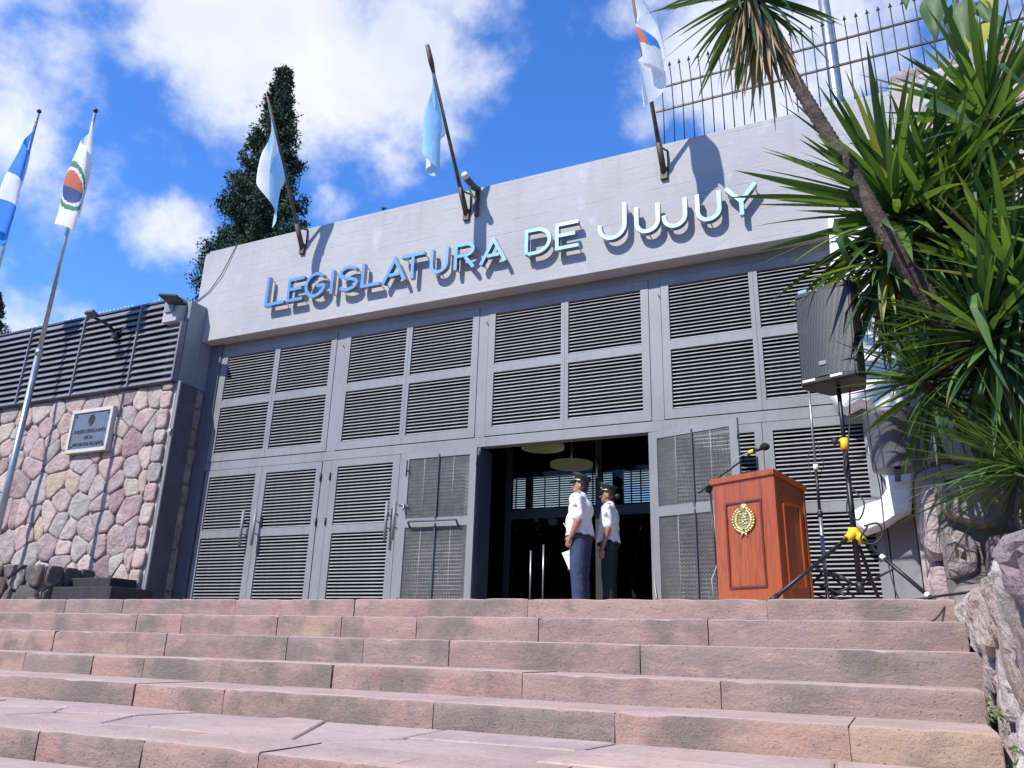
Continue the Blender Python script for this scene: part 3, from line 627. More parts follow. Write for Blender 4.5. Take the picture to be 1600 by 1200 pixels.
def letter(ch, x0, x1, h):
    w = .055; W = x1-x0; z0 = 5.135; a = w/2
    S = {'L': [[(a, h), (a, a), (W, a)]], 'I': [[(a, 0), (a, h)]], 'T': [[(0, h-a), (W, h-a)], [(W/2, h-w), (W/2, 0)]],
         'E': [[(W, h-a), (a, h-a), (a, a), (W, a)], [(w, h*.53), (W*.86, h*.53)]],
         'U': [[(a, h)]+arc(W/2, W/2, W/2-a, W/2-a, 180, 360)+[(W-a, h)]], 'A': [[(a*.6, 0), (W/2, h-a*1.6), (W-a*.6, 0)], [(W*.27, h*.30), (W*.73, h*.30)]],
         'J': [[(a, W*.62)]+arc(W/2, W*.52, W/2-a, W*.52-a, 180, 360)+[(W-a, h)]],
         'D': [[(a, a), (a, h-a), (W*.35, h-a)]+arc(W*.45, h/2, W*.55-a, h/2-a, 80, -80)+[(W*.35, a), (w*1.02, a)]],
         'R': [[(a, 0), (a, h-a), (W*.55, h-a)]+arc(W*.60, h*.725, W*.36-a, h*.275-a, 80, -80, 10)+[(W*.52, h*.45+a), (w, h*.45+a)], [(W*.52, h*.45), (W-a*.9, 0)]],
         'S': [arc(W*.5, h*.735, W*.46-a, h*.265-a, 25, 200, 10)+[(W*.30, h*.56), (W*.68, h*.45)]+arc(W*.5, h*.275, W*.5-a, h*.275-a, 30, -150, 12)],
         'G': [arc(W*.5, h*.5, W*.5-a, h*.5-a, 42, 352, 24)+[(W-a, h*.44)], [(W-w*1.02, h*.45), (W*.56, h*.45)]],
         'Y': [[(a*.7, h), (W/2, h*.46), (W-a*.7, h)], [(W/2, h*.46-a*.6), (W/2, 0)]]}[ch]
    b = MB()
    for k, st in enumerate(S):
        l, r = stroke_poly(st, w); n = len(l); e = .002*k
        for i in range(n-1):
            q = [l[i], l[i+1], r[i+1], r[i]]
            b.add([(x0+p.x, -.41+e, z0+p.y) for p in q], [(0, 1, 2, 3)], False, 0)
            b.add([(x0+p.x, -.325-e, z0+p.y) for p in q], [(3, 2, 1, 0)], False, 1)
            for s, t in ((l[i], l[i+1]), (r[i+1], r[i])):
                b.add([(x0+s.x, -.41+e, z0+s.y), (x0+t.x, -.41+e, z0+t.y), (x0+t.x, -.325-e, z0+t.y), (x0+s.x, -.325-e, z0+s.y)], [(0, 3, 2, 1)], False, 1)
        for p, q in ((r[0], l[0]), (l[-1], r[-1])):
            b.add([(x0+p.x, -.41+e, z0+p.y), (x0+q.x, -.41+e, z0+q.y), (x0+q.x, -.325-e, z0+q.y), (x0+p.x, -.325-e, z0+p.y)], [(0, 3, 2, 1)], False, 1)
    pts = [S[0][0], S[0][-1]] if ch not in 'U' else [(a, h*.8), (W-a, h*.8), (W/2, a)]
    for p in pts:
        px_, pz_ = min(max(p[0], a), W-a), min(max(p[1], a), h-a); b.tube([(x0+px_, -.326, z0+pz_), (x0+px_, -.248, z0+pz_)], .008, 6, 1)
    b.build('letter', [M['chrome'], M['chromed']], sign, fix=False)
for ch, x0, x1, h in (('L', -9.385, -8.955, .565), ('E', -8.905, -8.56, .44), ('G', -8.53, -8.08, .465), ('I', -7.99, -7.935, .44), ('S', -7.84, -7.43, .46), ('L', -7.37, -6.995, .44), ('A', -6.95, -6.51, .44), ('T', -6.60, -6.18, .44), ('U', -6.07, -5.74, .44), ('R', -5.635, -5.265, .44), ('A', -5.18, -4.735, .44),
                      ('D', -4.435, -4.01, .44), ('E', -3.945, -3.585, .44), ('J', -3.29, -2.862, .555), ('U', -2.745, -2.385, .44), ('J', -2.355, -2.006, .44), ('U', -1.89, -1.545, .44), ('Y', -1.495, -1.075, .44)):
    letter(ch, x0, x1, h)

# ------------------------------------------------------------------ left stone wall with slatted fence
lw = thing('stone_wall', 'pink and grey fieldstone wall carrying the bronze plaque, left of the doors', 'wall', (-13.5, -.6, 0))
MB().box(-17.6, -10.93, -.60, .10, -.4, 3.87).build('wall_core', M['mortar'], lw)
def quoin(c): return c.x < 6.45 or True
masonry(lw, (-17.4, -.602, -.02), (1, 0, 0), (0, 0, 1), (0, -1, 0), 6.17, 3.87, .37, .007, .048, M['stoneL'], 21, 1.12, cuts=1, jit=.85, lloyd=1)
# corner stones, squared, then the return face in the recess
rnd = random.Random(4); z = -.02
while z < 3.84:
    h = min(rnd.uniform(.26, .50), 3.85-z); w = rnd.uniform(.24, .31)
    poly = [Vector((0, 0)), Vector((w, 0)), Vector((w, h)), Vector((0, h))]; r = stone_mesh(poly, .012, .06, rnd, 1); c, vs_, fs_ = r
    me = bpy.data.meshes.new('stone'); me.from_pydata([(v[0], -v[2], v[1]) for v in vs_], [], fs_); me.polygons.foreach_set('use_smooth', [True]*len(fs_)); me.materials.append(M['stoneL'])
    inst('stone', me, lw, Matrix.Translation((-11.22+c.x, -.602, z+c.y)))
    z += h
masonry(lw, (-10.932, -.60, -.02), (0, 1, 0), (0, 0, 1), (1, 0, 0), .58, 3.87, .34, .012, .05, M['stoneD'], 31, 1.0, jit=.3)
# plaque
pq = thing('bronze_plaque', 'grey bronze plaque with crest and raised text in a cream frame on the stone wall', 'plaque', (-12.8, -.70, 3.15))
x0, x1, z0, z1 = -13.33, -12.26, 2.74, 3.55; fw_ = .065
f = MB(); f.box(x0, x1, -.74, -.64, z0, z0+fw_); f.box(x0, x1, -.74, -.64, z1-fw_, z1); f.box(x0, x0+fw_, -.74, -.64, z0+fw_, z1-fw_); f.box(x1-fw_, x1, -.74, -.64, z0+fw_, z1-fw_); f.build('frame', M['offw'], pq, .006)
MB().box(x0+fw_, x1-fw_, -.715, -.64, z0+fw_, z1-fw_).build('plate', M['plaque'], pq)
def text_mesh(body, size):
    cu = bpy.data.curves.new('t', 'FONT'); cu.body = body; cu.size = size; cu.align_x = 'CENTER'; cu.extrude = .006
    o = bpy.data.objects.new('t', cu); COL.objects.link(o); bpy.context.view_layer.update()
    me = bpy.data.meshes.new_from_object(o.evaluated_get(bpy.context.evaluated_depsgraph_get())); bpy.data.objects.remove(o); return me
for body, zz, sz in (('PODER LEGISLATIVO', 3.10, .088), ('DE LA', 2.985, .085), ('PROVINCIA DE JUJUY', 2.865, .082)):
    me = text_mesh(body, sz); me.materials.append(M['plaquet']); inst('raised_text', me, pq, Matrix.Translation((-12.795, -.718, zz)) @ Matrix.Rotation(R(90), 4, 'X') @ Matrix.Diagonal((.98, 1.1, 1, 1)))
def crest(parent, T, s, mats, leafn=11):
    b = MB(T); b.add([(math.cos(R(a))*.40*s*(1 if math.sin(R(a)) > -.3 else .95), 0, math.sin(R(a))*.52*s) for a in range(0, 360, 20)]+[(0, -.07*s, 0)], [(i, (i+1) % 18, 18) for i in range(18)], True)
    for zz in (.14, -.02, -.2): b.tube([(-.30*s, -.06*s, zz*s), (0, -.11*s, (zz-.03)*s), (.30*s, -.06*s, zz*s)], .028*s, 5)
    b.sphere((-.13*s, -.06*s, .30*s), (.09*s, .06*s, .09*s), 8, 5); b.sphere((.15*s, -.06*s, .28*s), (.09*s, .06*s, .10*s), 8, 5); b.sphere((0, -.08*s, -.12*s), (.07*s, .05*s, .07*s), 8, 5)
    b.build('shield', mats, parent)
    w = MB(T)
    for sgn in (-1, 1):
        for i in range(leafn):
            a = R(-84+i*138/(leafn-1)); c = (sgn*math.cos(a)*.52*s, -.04*s, math.sin(a)*.62*s); dx = -math.sin(a)*sgn; dz = math.cos(a)
            for o_, k in ((.05, 1.25), (-.10, 1.1)):
                tx = sgn*math.cos(a)*o_*s*1.3; tz = math.sin(a)*o_*s*1.2
                w.tube([c, (c[0]+dx*.08*s+tx*.8, -.07*s, c[2]+dz*.08*s+tz*.8), (c[0]+dx*.17*s+tx*1.5, -.04*s, c[2]+dz*.17*s+tz*1.5)], [.03*s, .062*s*k, .012*s], 6)
    w.build('wreath', mats, parent)
    t = MB(T); t.sphere((0, -.05*s, .66*s), (.17*s, .07*s, .17*s), 10, 6)
    for i in range(11): q = R(-20+i*22); t.tube([(0, -.03*s, .66*s), (math.cos(q)*.27*s, -.02*s, .66*s+math.sin(q)*.27*s)], [.05*s, .02*s], 5)
    for sg_ in (-1, 1): t.tube([(0, -.05*s, -.66*s), (sg_*.12*s, -.06*s, -.80*s), (sg_*.17*s, -.04*s, -.92*s)], [.05*s, .06*s, .04*s], 5)
    t.build('sun_and_ribbon', mats, parent)
crest(pq, Matrix.Translation((-12.80, -.716, 3.345)), .125, M['plaquet'], 8)
for x in (x0+.12, x1-.12):
    for z in (z0+.12, z1-.12): MB().tube([(x, -.714, z), (x, -.728, z)], .016, 8).build('bolt', M['black'], pq)
# slatted fence over the wall
fe = thing('slatted_fence', 'dark grey horizontal slat fence along the top of the stone wall', 'fence', (-14, -.6, 3.87))
nb = 13
for k in range(nb):
    z = 3.93+k*.122; b = MB(); x1_ = -10.96 if z < 4.95 else -11.36
    b.prism([(-.737, z-.054), (-.726, z-.061), (-.652, z+.048), (-.664, z+.056)], lambda y, zz: (-17.6, y, zz), lambda y, zz, x1_=x1_: (x1_, y, zz)); b.build('slat', M['fence'], fe)
MB().box(-17.6, -11.0, -.70, -.58, 3.872, 3.895).build('bottom_rail', M['fence'], fe); MB().box(-17.6, -11.36, -.69, -.56, 5.47, 5.505).build('top_rail', M['navy'], fe)
for x in (-16.6, -15.1, -13.55, -12.05): MB().box(x, x+.03, -.748, -.55, 3.88, 5.47).build('post', M['fence'], fe)
MB().box(-10.955, -10.92, -.745, -.63, 3.88, 5.0).build('post', M['fence'], fe)
MB().box(-17.6, -11.33, -.53, -.50, 3.88, 5.46).build('backing_sheet', M['dark'], fe)
sp = MB()
for i in range(62): x = -17.5+i*.099; sp.tube([(x, -.62, 5.50), (x+random.uniform(-.01, .01), -.62, 5.60+random.uniform(-.01, .015))], [.006, .002], 4)
sp.build('spike_strip', M['steel'], fe)
# lamp arm on the fence and floodlight on the pier
la = thing('fence_lamp', 'small dark floodlight on a bent arm fixed to the slatted fence', 'lamp', P(182, 528, -.72))
p0, p1, p2 = P(184, 522, -.72), P(165, 505, -1.0), P(141, 493, -1.25)
MB().tube([p0, p1, p2], .028, 8).build('arm', M['black'], la); MB().box(p0.x-.07, p0.x+.07, -.80, -.69, p0.z-.10, p0.z+.02).build('base_bracket', M['black'], la)
MB(Matrix.Translation(p2) @ Matrix.Rotation(R(-25), 4, 'X')).box(-.05, .16, -.10, .06, -.03, .035).build('lamp_head', M['navy'], la, .008)
MB().tube([p0, p0+Vector((.14, -.03, .06)), p0+Vector((.26, -.02, .10))], .02, 6).build('side_arm', M['black'], la)
fl = thing('floodlight', 'flat black floodlight panel on the pier beside the fascia', 'lamp', (-11.2, -.8, 5.44))
T = Matrix.Translation(P(270, 468, -.95)) @ Matrix.Rotation(R(12), 4, 'Y') @ Matrix.Rotation(R(-16), 4, 'X')
MB(T).box(-.24, .22, -.14, .14, -.02, .02).build('lamp_panel', M['black'], fl, .008); MB().tube([P(272, 470, -.92), (-11.2, -.86, 5.38)], .03, 8).build('bracket', M['navy'], fl); MB().box(-11.30, -11.1, -.83, -.802, 5.16, 5.34).build('junction_box', M['pier'], fl)
# folded gate leaf in front of the return
gt = thing('folded_gate', 'tall dark slate metal gate leaf standing at the corner of the stone wall', 'gate', (-10.79, -.5, 0))
MB().box(-10.815, -10.775, -.655, -.28, 0, 3.84).build('gate_panel', M['navy'], gt, .004)
MB().box(-10.823, -10.767, -.685, -.657, 0, 3.86).build('gate_edge', M['grey'], gt, .004); MB().tube([(-10.795, -.70, 2.9), (-10.795, -.70, 3.0)], .02, 8).build('gate_hinge', M['steel'], gt); MB().box(-10.87, -10.817, -.44, -.40, 3.60, 3.66).build('gate_arm', M['navy'], gt)
# low wall and little side steps at far left, shade held in their colour
lo = thing('low_stone_wall', 'low stone wall with shade in its dark colour, at the left end of the landing', 'wall', (-13, -1.6, 0))
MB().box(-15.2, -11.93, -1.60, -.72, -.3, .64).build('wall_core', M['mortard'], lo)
masonry(lo, (-15.2, -1.602, -.02), (1, 0, 0), (0, 0, 1), (0, -1, 0), 3.27, .70, .42, .02, .07, M['stoneShade'], 12, .9)
masonry(lo, (-11.928, -1.60, -.02), (0, 1, 0), (0, 0, 1), (1, 0, 0), .86, .70, .36, .02, .05, M['stoneShade'], 14, 1.)
ss = structure('side_steps', (-11.5, -1.3, 0))
for (a, b, c_, d_, e_, f_) in ((-11.85, -10.55, -1.48, -.70, -.02, .34), (-11.85, -10.95, -1.20, -.70, .345, .50)): MB().box(a, b, c_, d_, e_, f_).build('step_block', M['stepShade'], ss, .015)

# ------------------------------------------------------------------ right hand stone walls
tw = thing('tall_stone_wall', 'tall stone retaining wall behind the yuccas, joined to the fascia with white plaster', 'wall', (2.2, -.2, 0))
MB().box(.29, 6.2, -.22, .6, -.3, fz0-.004).build('wall_core', M['mortar'], tw); MB().box(XF+.005, 6.2, -.22, .6, fz0-.004, 6.72).build('wall_core', M['mortar'], tw)
masonry(tw, (.29, -.222, 1.0), (1, 0, 0), (0, 0, 1), (0, -1, 0), 5.9, 5.75, .62, .02, .10, M['stoneR'], 61, .85, cuts=2, keep=lambda c: not (c.x < .62 and c.y > 3.5))
masonry(tw, (XF, -.22, 6.722), (1, 0, 0), (0, 1, 0), (0, 0, 1), 5.9, .8, .7, .03, .16, M['stoneD'], 66, .6)
pl_ = [(1294, 335), (1298, 430), (1291, 470), (1300, 520), (1288, 560), (1294, 612), (1306, 634), (1322, 640), (1345, 628), (1362, 632), (1374, 650), (1362, 668), (1356, 700), (1368, 725), (1382, 742), (1386, 762), (1376, 779), (1350, 788), (1333, 797), (1338, 822), (1352, 832), (1380, 823), (1405, 806), (1424, 797), (1428, 740), (1424, 640), (1404, 500), (1372, 400), (1345, 330)]
pts = [(P(x, y, -.30).x, P(x, y, -.30).z) for x, y in pl_]; pc = (sum(p[0] for p in pts)/len(pts), 0)
b = MB(); n = len(pts)
def ins(i, k):
    a = Vector(pts[i-1]); c = Vector(pts[i]); d = Vector(pts[(i+1) % n]); t = (d-a).normalized(); nn = Vector((t.y, -t.x)); q = c+nn*k*-1
    return q
sgnA = sum(pts[i][0]*pts[(i+1) % n][1]-pts[(i+1) % n][0]*pts[i][1] for i in range(n))
kk = .035 if sgnA > 0 else -.035
vs_ = [(p[0], -.02, p[1]) for p in pts]+[(p[0], -.26, p[1]) for p in pts]+[(ins(i, kk).x, -.30-.02*nz((i*.8, 1, 2)), ins(i, kk).y) for i in range(n)]
b.add(vs_, [(i, (i+1) % n, n+(i+1) % n, n+i) for i in range(n)]+[(n+i, n+(i+1) % n, 2*n+(i+1) % n, 2*n+i) for i in range(n)], True); b.add([vs_[2*n+i] for i in range(n)], [list(range(n))])
b.build('white_plaster', M['white'], tw)
pw = thing('planter_wall', 'shaded rough stone planter wall at the right end of the landing', 'wall', (2, -2.2, 0))
MB().box(.40, 6.0, -2.2, -.45, -.9, 1.06).build('wall_core', M['mortard'], pw); MB().box(.5, 6.0, -2.1, -.5, 1.06, 1.13).build('planting_soil', M['soil'], pw)
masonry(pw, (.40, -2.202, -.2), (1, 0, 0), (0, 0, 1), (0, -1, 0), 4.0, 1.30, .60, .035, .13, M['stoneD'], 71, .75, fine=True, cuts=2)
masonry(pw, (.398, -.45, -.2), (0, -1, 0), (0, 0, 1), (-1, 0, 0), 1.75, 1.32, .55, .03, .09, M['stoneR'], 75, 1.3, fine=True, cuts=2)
sw = thing('stair_side_wall', 'rough pink and white boulder wall flanking the steps, at the lower right', 'wall', (.9, -6, -1))
MB().box(.46, 3.2, -8.6, -3.45, -2, -.12).build('wall_core', M['mortard'], sw)
masonry(sw, (.455, -3.40, -1.55), (0, -1, 0), (0, 0, 1), (-1, 0, 0), 5.1, 1.53, .27, .014, .085, M['stoneS'], 82, 1.9, fine=True, cuts=2, jit=.6, lloyd=1)
masonry(sw, (.45, -8.5, -.125), (1, 0, 0), (0, 1, 0), (0, 0, 1), 2.6, 5.05, .42, .02, .07, M['stoneS'], 86, 1.2, fine=True, cuts=2)
masonry(sw, (.42, -3.452, -1.2), (-1, 0, 0), (0, 0, 1), (0, 1, 0), .1, .1, .3, .01, .02, M['stoneR'], 88) if False else None
# weeds in the crack between steps and wall
wd = MB(); rnd = random.Random(3)
for i in range(90):
    y = rnd.uniform(-7.2, -5.0); x = .345+rnd.uniform(-.02, .05); z = -.84 if y < -5.9 else -.70
    z += rnd.uniform(0, .10); a = rnd.uniform(0, 6.28); l = rnd.uniform(.02, .05)
    wd.add([(x, y, z), (x+math.cos(a)*l*.5, y+math.sin(a)*l*.5, z+l*.5), (x+math.cos(a)*l, y+math.sin(a)*l, z+l*.3)], [(0, 1, 2)])
tag(wd.build('crack_weeds', M['grass'], fix=False), 'small dry weeds in the crack beside the boulder wall', 'weeds', kind='stuff')
pt = thing('grey_pot', 'dark grey plastic pot standing behind the yucca leaves by the planter wall', 'pot', (.12, -.62, 1.6))
c = P(1402, 735, -.75); b = MB(); prof = [(.235, 0), (.24, .02), (.265, .56), (.28, .58), (.28, .64), (.255, .64), (.24, .58)]; n = 24
vs_ = [(c.x+r*math.cos(2*math.pi*j/n), -.75+r*math.sin(2*math.pi*j/n), c.z+h) for r, h in prof for j in range(n)]
b.add(vs_, [(i*n+j, i*n+(j+1) % n, (i+1)*n+(j+1) % n, (i+1)*n+j) for i in range(len(prof)-1) for j in range(n)], True); b.add(vs_[:n], [list(range(n))[::-1]]); b.add([vs_[5*n+j] for j in range(n)], [list(range(n))]); b.build('pot_shell', M['pot'], pt)
MB().box(c.x-.03, c.x+.03, -.95, -.3, c.z-.03, c.z-.002).build('bracket', M['black'], pt); MB().tube([(c.x+.02, -.75, c.z+.60), (c.x, -.75, c.z+.63)], .235, 20).build('potting_soil', M['soil'], pt)
# ------------------------------------------------------------------ iron fence on the roof
ir = thing('iron_fence', 'black iron fence with spear points rising above the fascia and stone wall', 'fence', (0, .05, 6.7))
FY = .05
def FZ(x): return 7.87-.0*(x+2.4)
for (za, x0, x1) in ((7.86, -2.5, 4.2), (7.44, -2.5, 4.2)): MB().box(x0, x1, FY-.012, FY+.012, za-.014, za+.014).build('rail', M['rail'], ir)
x = -2.38; k = 0
while x < 4.2:
    bend = .05*(1 if x < -1.6 else .2)
    b = MB(); b.tube([(x, FY-.022, 6.6), (x, FY-.022, 7.44), (x-.0, FY-.022-bend, 7.86), (x-bend*.3, FY-.022-bend*1.5, 8.14)], .0085, 5)
    tp = Vector((x-bend*.3, FY-.022-bend*1.5, 8.14)); b.add([tp+Vector((-.028, 0, 0)), tp+Vector((.028, 0, 0)), tp+Vector((0, 0, .09)), tp+Vector((0, -.012, .02)), tp+Vector((0, .012, .02))], [(0, 3, 2), (3, 1, 2), (1, 4, 2), (4, 0, 2), (0, 1, 3), (0, 4, 1)])
    b.build('picket', M['rail'], ir); x += .147+random.uniform(-.006, .006)
gs = thing('lamp_pole', 'tall plain grey steel pole behind the iron fence', 'pole', (.02, 1.5, 4.6))
MB().tube([(.10, 1.5, 2), (.02, 1.5, 8.0), (-.02, 1.5, 12)], [.12, .095, .08], 14).build('pole', M['steel'], gs); MB().tube([(.10, 1.5, 1.9), (.10, 1.5, 2.1)], .2, 14).build('base_plate', M['steel'], gs)

# ------------------------------------------------------------------ flags and poles
def smooth(t): return t*t*(3-2*t)
def flag(name, label, hoist, L, drift, cols, mats, emblem=None, fold=.10, nfold=2.2, gather=.55, seed=1., wob=.05, nu=30, nv=44, cross=None, limp=False):
    fl_ = MB(); h0, h1 = Vector(hoist[0]), Vector(hoist[1]); D = Vector(drift); ax = (h1-h0); cr_ = Vector(cross) if cross else Vector((1, 0, 0)); pr_ = cr_.cross(Vector((0, 0, 1)))
    vs = []
    for j in range(nv+1):
        v = j/nv
        for i in range(nu+1):
            u = i/nu; g = gather*smooth(min(1, v*1.6)); uu = u*(1-g)+.5*g*.6
            p = h0+ax*uu
            ph = 2*math.pi*nfold*(u+.12*v)+seed
            amp = fold*smooth(min(1, v*2.2))
            p = p+cr_*(math.sin(ph)*amp+wob*math.sin(3.1*v+seed*2)*v)+pr_*(math.cos(ph*1.0+.6)*amp*.7+wob*.6*math.cos(2.3*v+seed)*v)+D*(v**.8)*(.85+.25*u*(1 if seed > 2 else -1))
            if limp:
                ph = 2*math.pi*nfold*v+.9*u+seed; amp = fold*smooth(min(1, v*3))*(.22+.78*smooth(min(1, u*1.3+v*.5)))
                p = h0+ax*u+cr_*(math.sin(ph)-math.sin(seed))*amp+pr_*(math.cos(ph*.9)*amp*.55+.02*math.sin(9*u+7*v))+D*v
                p.z -= L*v*(1+.12*math.sin(5*u+seed)); vs.append(p); continue
            p.z -= L*v*(.86+.14*math.cos(ph*.5+seed)*v)
            vs.append(p)
    fs = []; mi = []
    for j in range(nv):
        for i in range(nu):
            u = (i+.5)/nu; v = (j+.5)/nv; q = i+j*(nu+1); m = cols[min(len(cols)-1, int(u*len(cols)))]
            if emblem:
                r = math.hypot((u-.5)/.30, (v-(.76 if limp else .48))/(.24 if limp else .26))
                if r < .66: m = emblem[0] if u < .5 else emblem[1]
                elif .80 < r < 1.0: m = emblem[2]
            fl_.add([vs[q], vs[q+1], vs[q+nu+2], vs[q+nu+1]], [(0, 1, 2, 3)], True, m)
    o = fl_.build(name, mats, None, fix=False)
    bm = bmesh.new(); bm.from_mesh(o.data); bmesh.ops.remove_doubles(bm, verts=bm.verts, dist=1e-5); bm.to_mesh(o.data); bm.free()
    return tag(o, label, 'flag')
BP = [(-8.81, 6.235), (-5.532, 6.18), (-2.336, 6.139)]; TP = [(-8.75, -1.65, 8.42), (-5.60, -1.65, 8.39), (-2.37, -1.65, 8.30)]
LAB = ['leaning roof flagpole nearest the conifer', 'leaning roof flagpole beside the security camera', 'leaning roof flagpole below the iron fence']
for (bx, bz), tp, lb in zip(BP, TP, LAB):
    o = thing('flagpole', lb, 'flagpole', (bx, -.25, bz), 'flagpoles leaning out from the fascia'); b0 = Vector((bx, -.285, bz)); t0 = Vector(tp)
    MB().tube([b0, b0+(t0-b0)*.3, t0], [.038, .030, .022], 10).build('pole', M['rust'], o); MB().tube([b0-(t0-b0)*.015, b0+(t0-b0)*.16], .045, 10).build('sleeve', M['rust'], o)
    MB().box(bx-.05, bx+.05, -.30, -.252, bz-.12, bz+.06).build('wall_bracket', M['rust'], o); q = b0+(t0-b0)*.14
    MB().tube([q, (bx+.06, -.26, bz+.34)], .014, 6).tube([(bx+.06, -.26, bz+.0), (bx+.06, -.27, bz+.36)], .012, 6).build('stay', M['rust'], o)
def onp(i, t): b0 = Vector((BP[i][0], -.285, BP[i][1])); return b0+(Vector(TP[i])-b0)*t
flag('hanging_flag', 'light blue and white striped flag hanging from the pole in front of the conifer', (onp(0, .985), onp(0, .52)), 1.42, (-.10, .10, 0), [0, 1, 0], [M['lblue'], M['wcloth']], None, .135, 1.15, .42, 1.3, .08)
flag('hanging_flag', 'pale blue flag wrapped tightly on the middle roof flagpole', (onp(1, .87), onp(1, .50)), 1.40, (-.12, .06, 0), [0, 0, 0, 1], [M['lblue'], M['wcloth']], None, .11, 1.6, .55, 2.2, .06)
MB0 = MB(); MB0.tube([onp(1, .84), onp(1, .90), onp(1, 1.0)], [.03, .045, .035], 8); tag(MB0.build('wrapped_cloth', M['rust'], None), 'dark cloth rolled round the tip of the middle roof flagpole', 'cloth')
flag('hanging_flag', 'white flag with red and blue emblem flapping below the palm crown', (onp(2, 1.02), onp(2, .66)), 1.42, (.36, .14, 0), [0], [M['plastic'], M['ered'], M['blue']], (1, 2, 0), .14, 1.6, .58, .4, .06)
# two tall poles at the left
POL = [((-14.49, -2.0), 9.58, 'tall grey flagpole at the left edge with the blue and white flag'), ((-12.71, -2.0), 9.06, 'tall grey flagpole with the white crest flag in front of the stone wall')]
for (x, y), zt, lb in POL:
    o = thing('flagpole', lb, 'flagpole', (x, y, 0), 'tall flagpoles standing at the left')
    MB().tube([(x, y, -.3), (x, y, 4.2)], [.055, .05], 12).build('lower_pole', M['steel'], o); MB().tube([(x, y, 4.15), (x, y, zt-.06)], [.038, .026], 12).build('upper_pole', M['steel'], o)
    MB().tube([(x, y, 4.10), (x, y, 4.22)], .058, 12).build('collar', M['steel'], o); MB().sphere((x, y, zt), .045).build('finial', M['black'], o); MB().tube([(x, y, zt-.2), (x+.05, y-.02, zt-.2)], .02, 6).build('pulley', M['steel'], o)
cx_ = Vector((.90, .43, 0))
flag('draped_flag', 'blue and white striped flag hanging limp on the leftmost tall pole', ((-14.46, -2.03, 9.35), (-14.46, -2.03, 7.25)), .85, (-.02, -.06, 0), [0, 1, 0], [M['blue'], M['wcloth'], M['lblue']], None, .25, 1.35, .06, .3, .07, cross=cx_, nu=48, nv=48, limp=True)
flag('draped_flag', 'white flag with a round crest hanging limp on the second tall pole', ((-12.68, -2.03, 8.90), (-12.68, -2.03, 7.0)), .80, (-.08, -.05, 0), [0], [M['wcloth'], M['ered'], M['ecru'], M['egreen']], (1, 2, 3), .26, 1.25, .06, -.15, .06, cross=cx_, nu=60, nv=60, limp=True)

# security camera and small fittings on the fascia
sc_ = thing('security_camera', 'white dome-tipped security camera on a rusty bracket beside the middle flagpole', 'camera', P(742, 320, -.25))
a = P(744, 330, -.29); MB().box(a.x-.03, a.x+.03, -.30, -.252, a.z-.08, a.z+.35).build('bracket', M['rust'], sc_); t_ = P(741, 293, -.40)
MB().tube([P(747, 296, -.28), t_, P(727, 276, -.75)], [.055, .055, .05], 10).build('housing', M['navy'], sc_); MB().tube([P(728, 277, -.73), P(725, 271, -.80)], [.06, .045], 12).build('lens_cap', M['camw'], sc_); MB().tube([P(733, 291, -.6), P(736, 302, -.4), P(744, 312, -.3)], .02, 6).build('cable_tail', M['offw'], sc_)
cb = MB(); cpts = [P(371, 380, -.262), P(360, 402, -.27), P(345, 430, -.28), P(327, 455, -.27), P(309, 470, -.262)]; cb.tube(cpts, .008, 5); tag(cb.build('roof_cable', M['cable'], None), 'thin black cable sagging down the left end of the fascia', 'cable')
bd = thing('small_bird', 'tiny dark bird perched on the fascia edge between the flagpoles', 'bird', P(599, 328, -.2)); bp = P(599, 326, -.2); b = MB(); b.sphere(bp, (.035, .028, .03), 8, 6); b.sphere(bp+Vector((-.03, 0, .03)), .018, 8, 5); b.tube([bp+Vector((.03, 0, 0)), bp+Vector((.08, 0, -.015))], [.015, .006], 5); b.tube([bp+Vector((-.045, 0, .03)), bp+Vector((-.06, 0, .028))], [.006, .001], 4); b.build('bird_body', M['black'], bd); MB().tube([bp, bp+Vector((0, 0, -.05))], .004, 4).build('leg', M['black'], bd)

# ------------------------------------------------------------------ trees behind
def conifer(name, label, base, top, rad, seed, mat, n=620, upright=.5, tri=26, zlow=.12, tsz=1., cap_r=99):
    rnd = random.Random(seed); bx, by, bz = base; H = top-bz; t = thing(name, label, 'tree', base)
    MB().tube([(bx, by, bz), (bx+.05, by, bz+H*.5), (bx, by, top-.3)], [.35, .2, .03], 8).build('trunk', M['trunk'], t)
    vs = []; fs = []
    for k in range(n):
        h = zlow+(1-zlow)*(k+rnd.random())/n; az = rnd.uniform(0, 6.283); z = bz+H*h
        rr = min(rad*(1-h), cap_r)*(.5+.5*rnd.random()**.7)*(1+.38*nz((math.cos(az)*1.6, math.sin(az)*1.6+h*16, seed)))+.10
        ln = max(3, int(rr/.28)); up = upright*rr
        for q in range(ln):
            f = (q+1)/ln
            if f < .4 and rnd.random() < .7: continue
            c = Vector((bx+math.cos(az)*rr*f, by+math.sin(az)*rr*f, z+up*f*f-.15*rr*f)); s = .085+.085*(1-h)
            for m in range(tri):
                o = Vector((rnd.gauss(0, s), rnd.gauss(0, s), rnd.gauss(0, s*1.0))); p = c+o; d = Vector((rnd.gauss(0, 1), rnd.gauss(0, 1), rnd.gauss(.7, .9))).normalized()*rnd.uniform(.05, .13)*tsz; e = Vector((rnd.gauss(0, 1), rnd.gauss(0, 1), rnd.gauss(0, 1))).cross(d).normalized()*.030*tsz
                i = len(vs); vs += [p-e, p+e, p+d]; fs.append((i, i+1, i+2))
    me = bpy.data.meshes.new('crown'); me.from_pydata([v-Vector(base) for v in vs], [], fs); me.materials.append(mat); o = bpy.data.objects.new('crown', me); COL.objects.link(o); o.parent = t
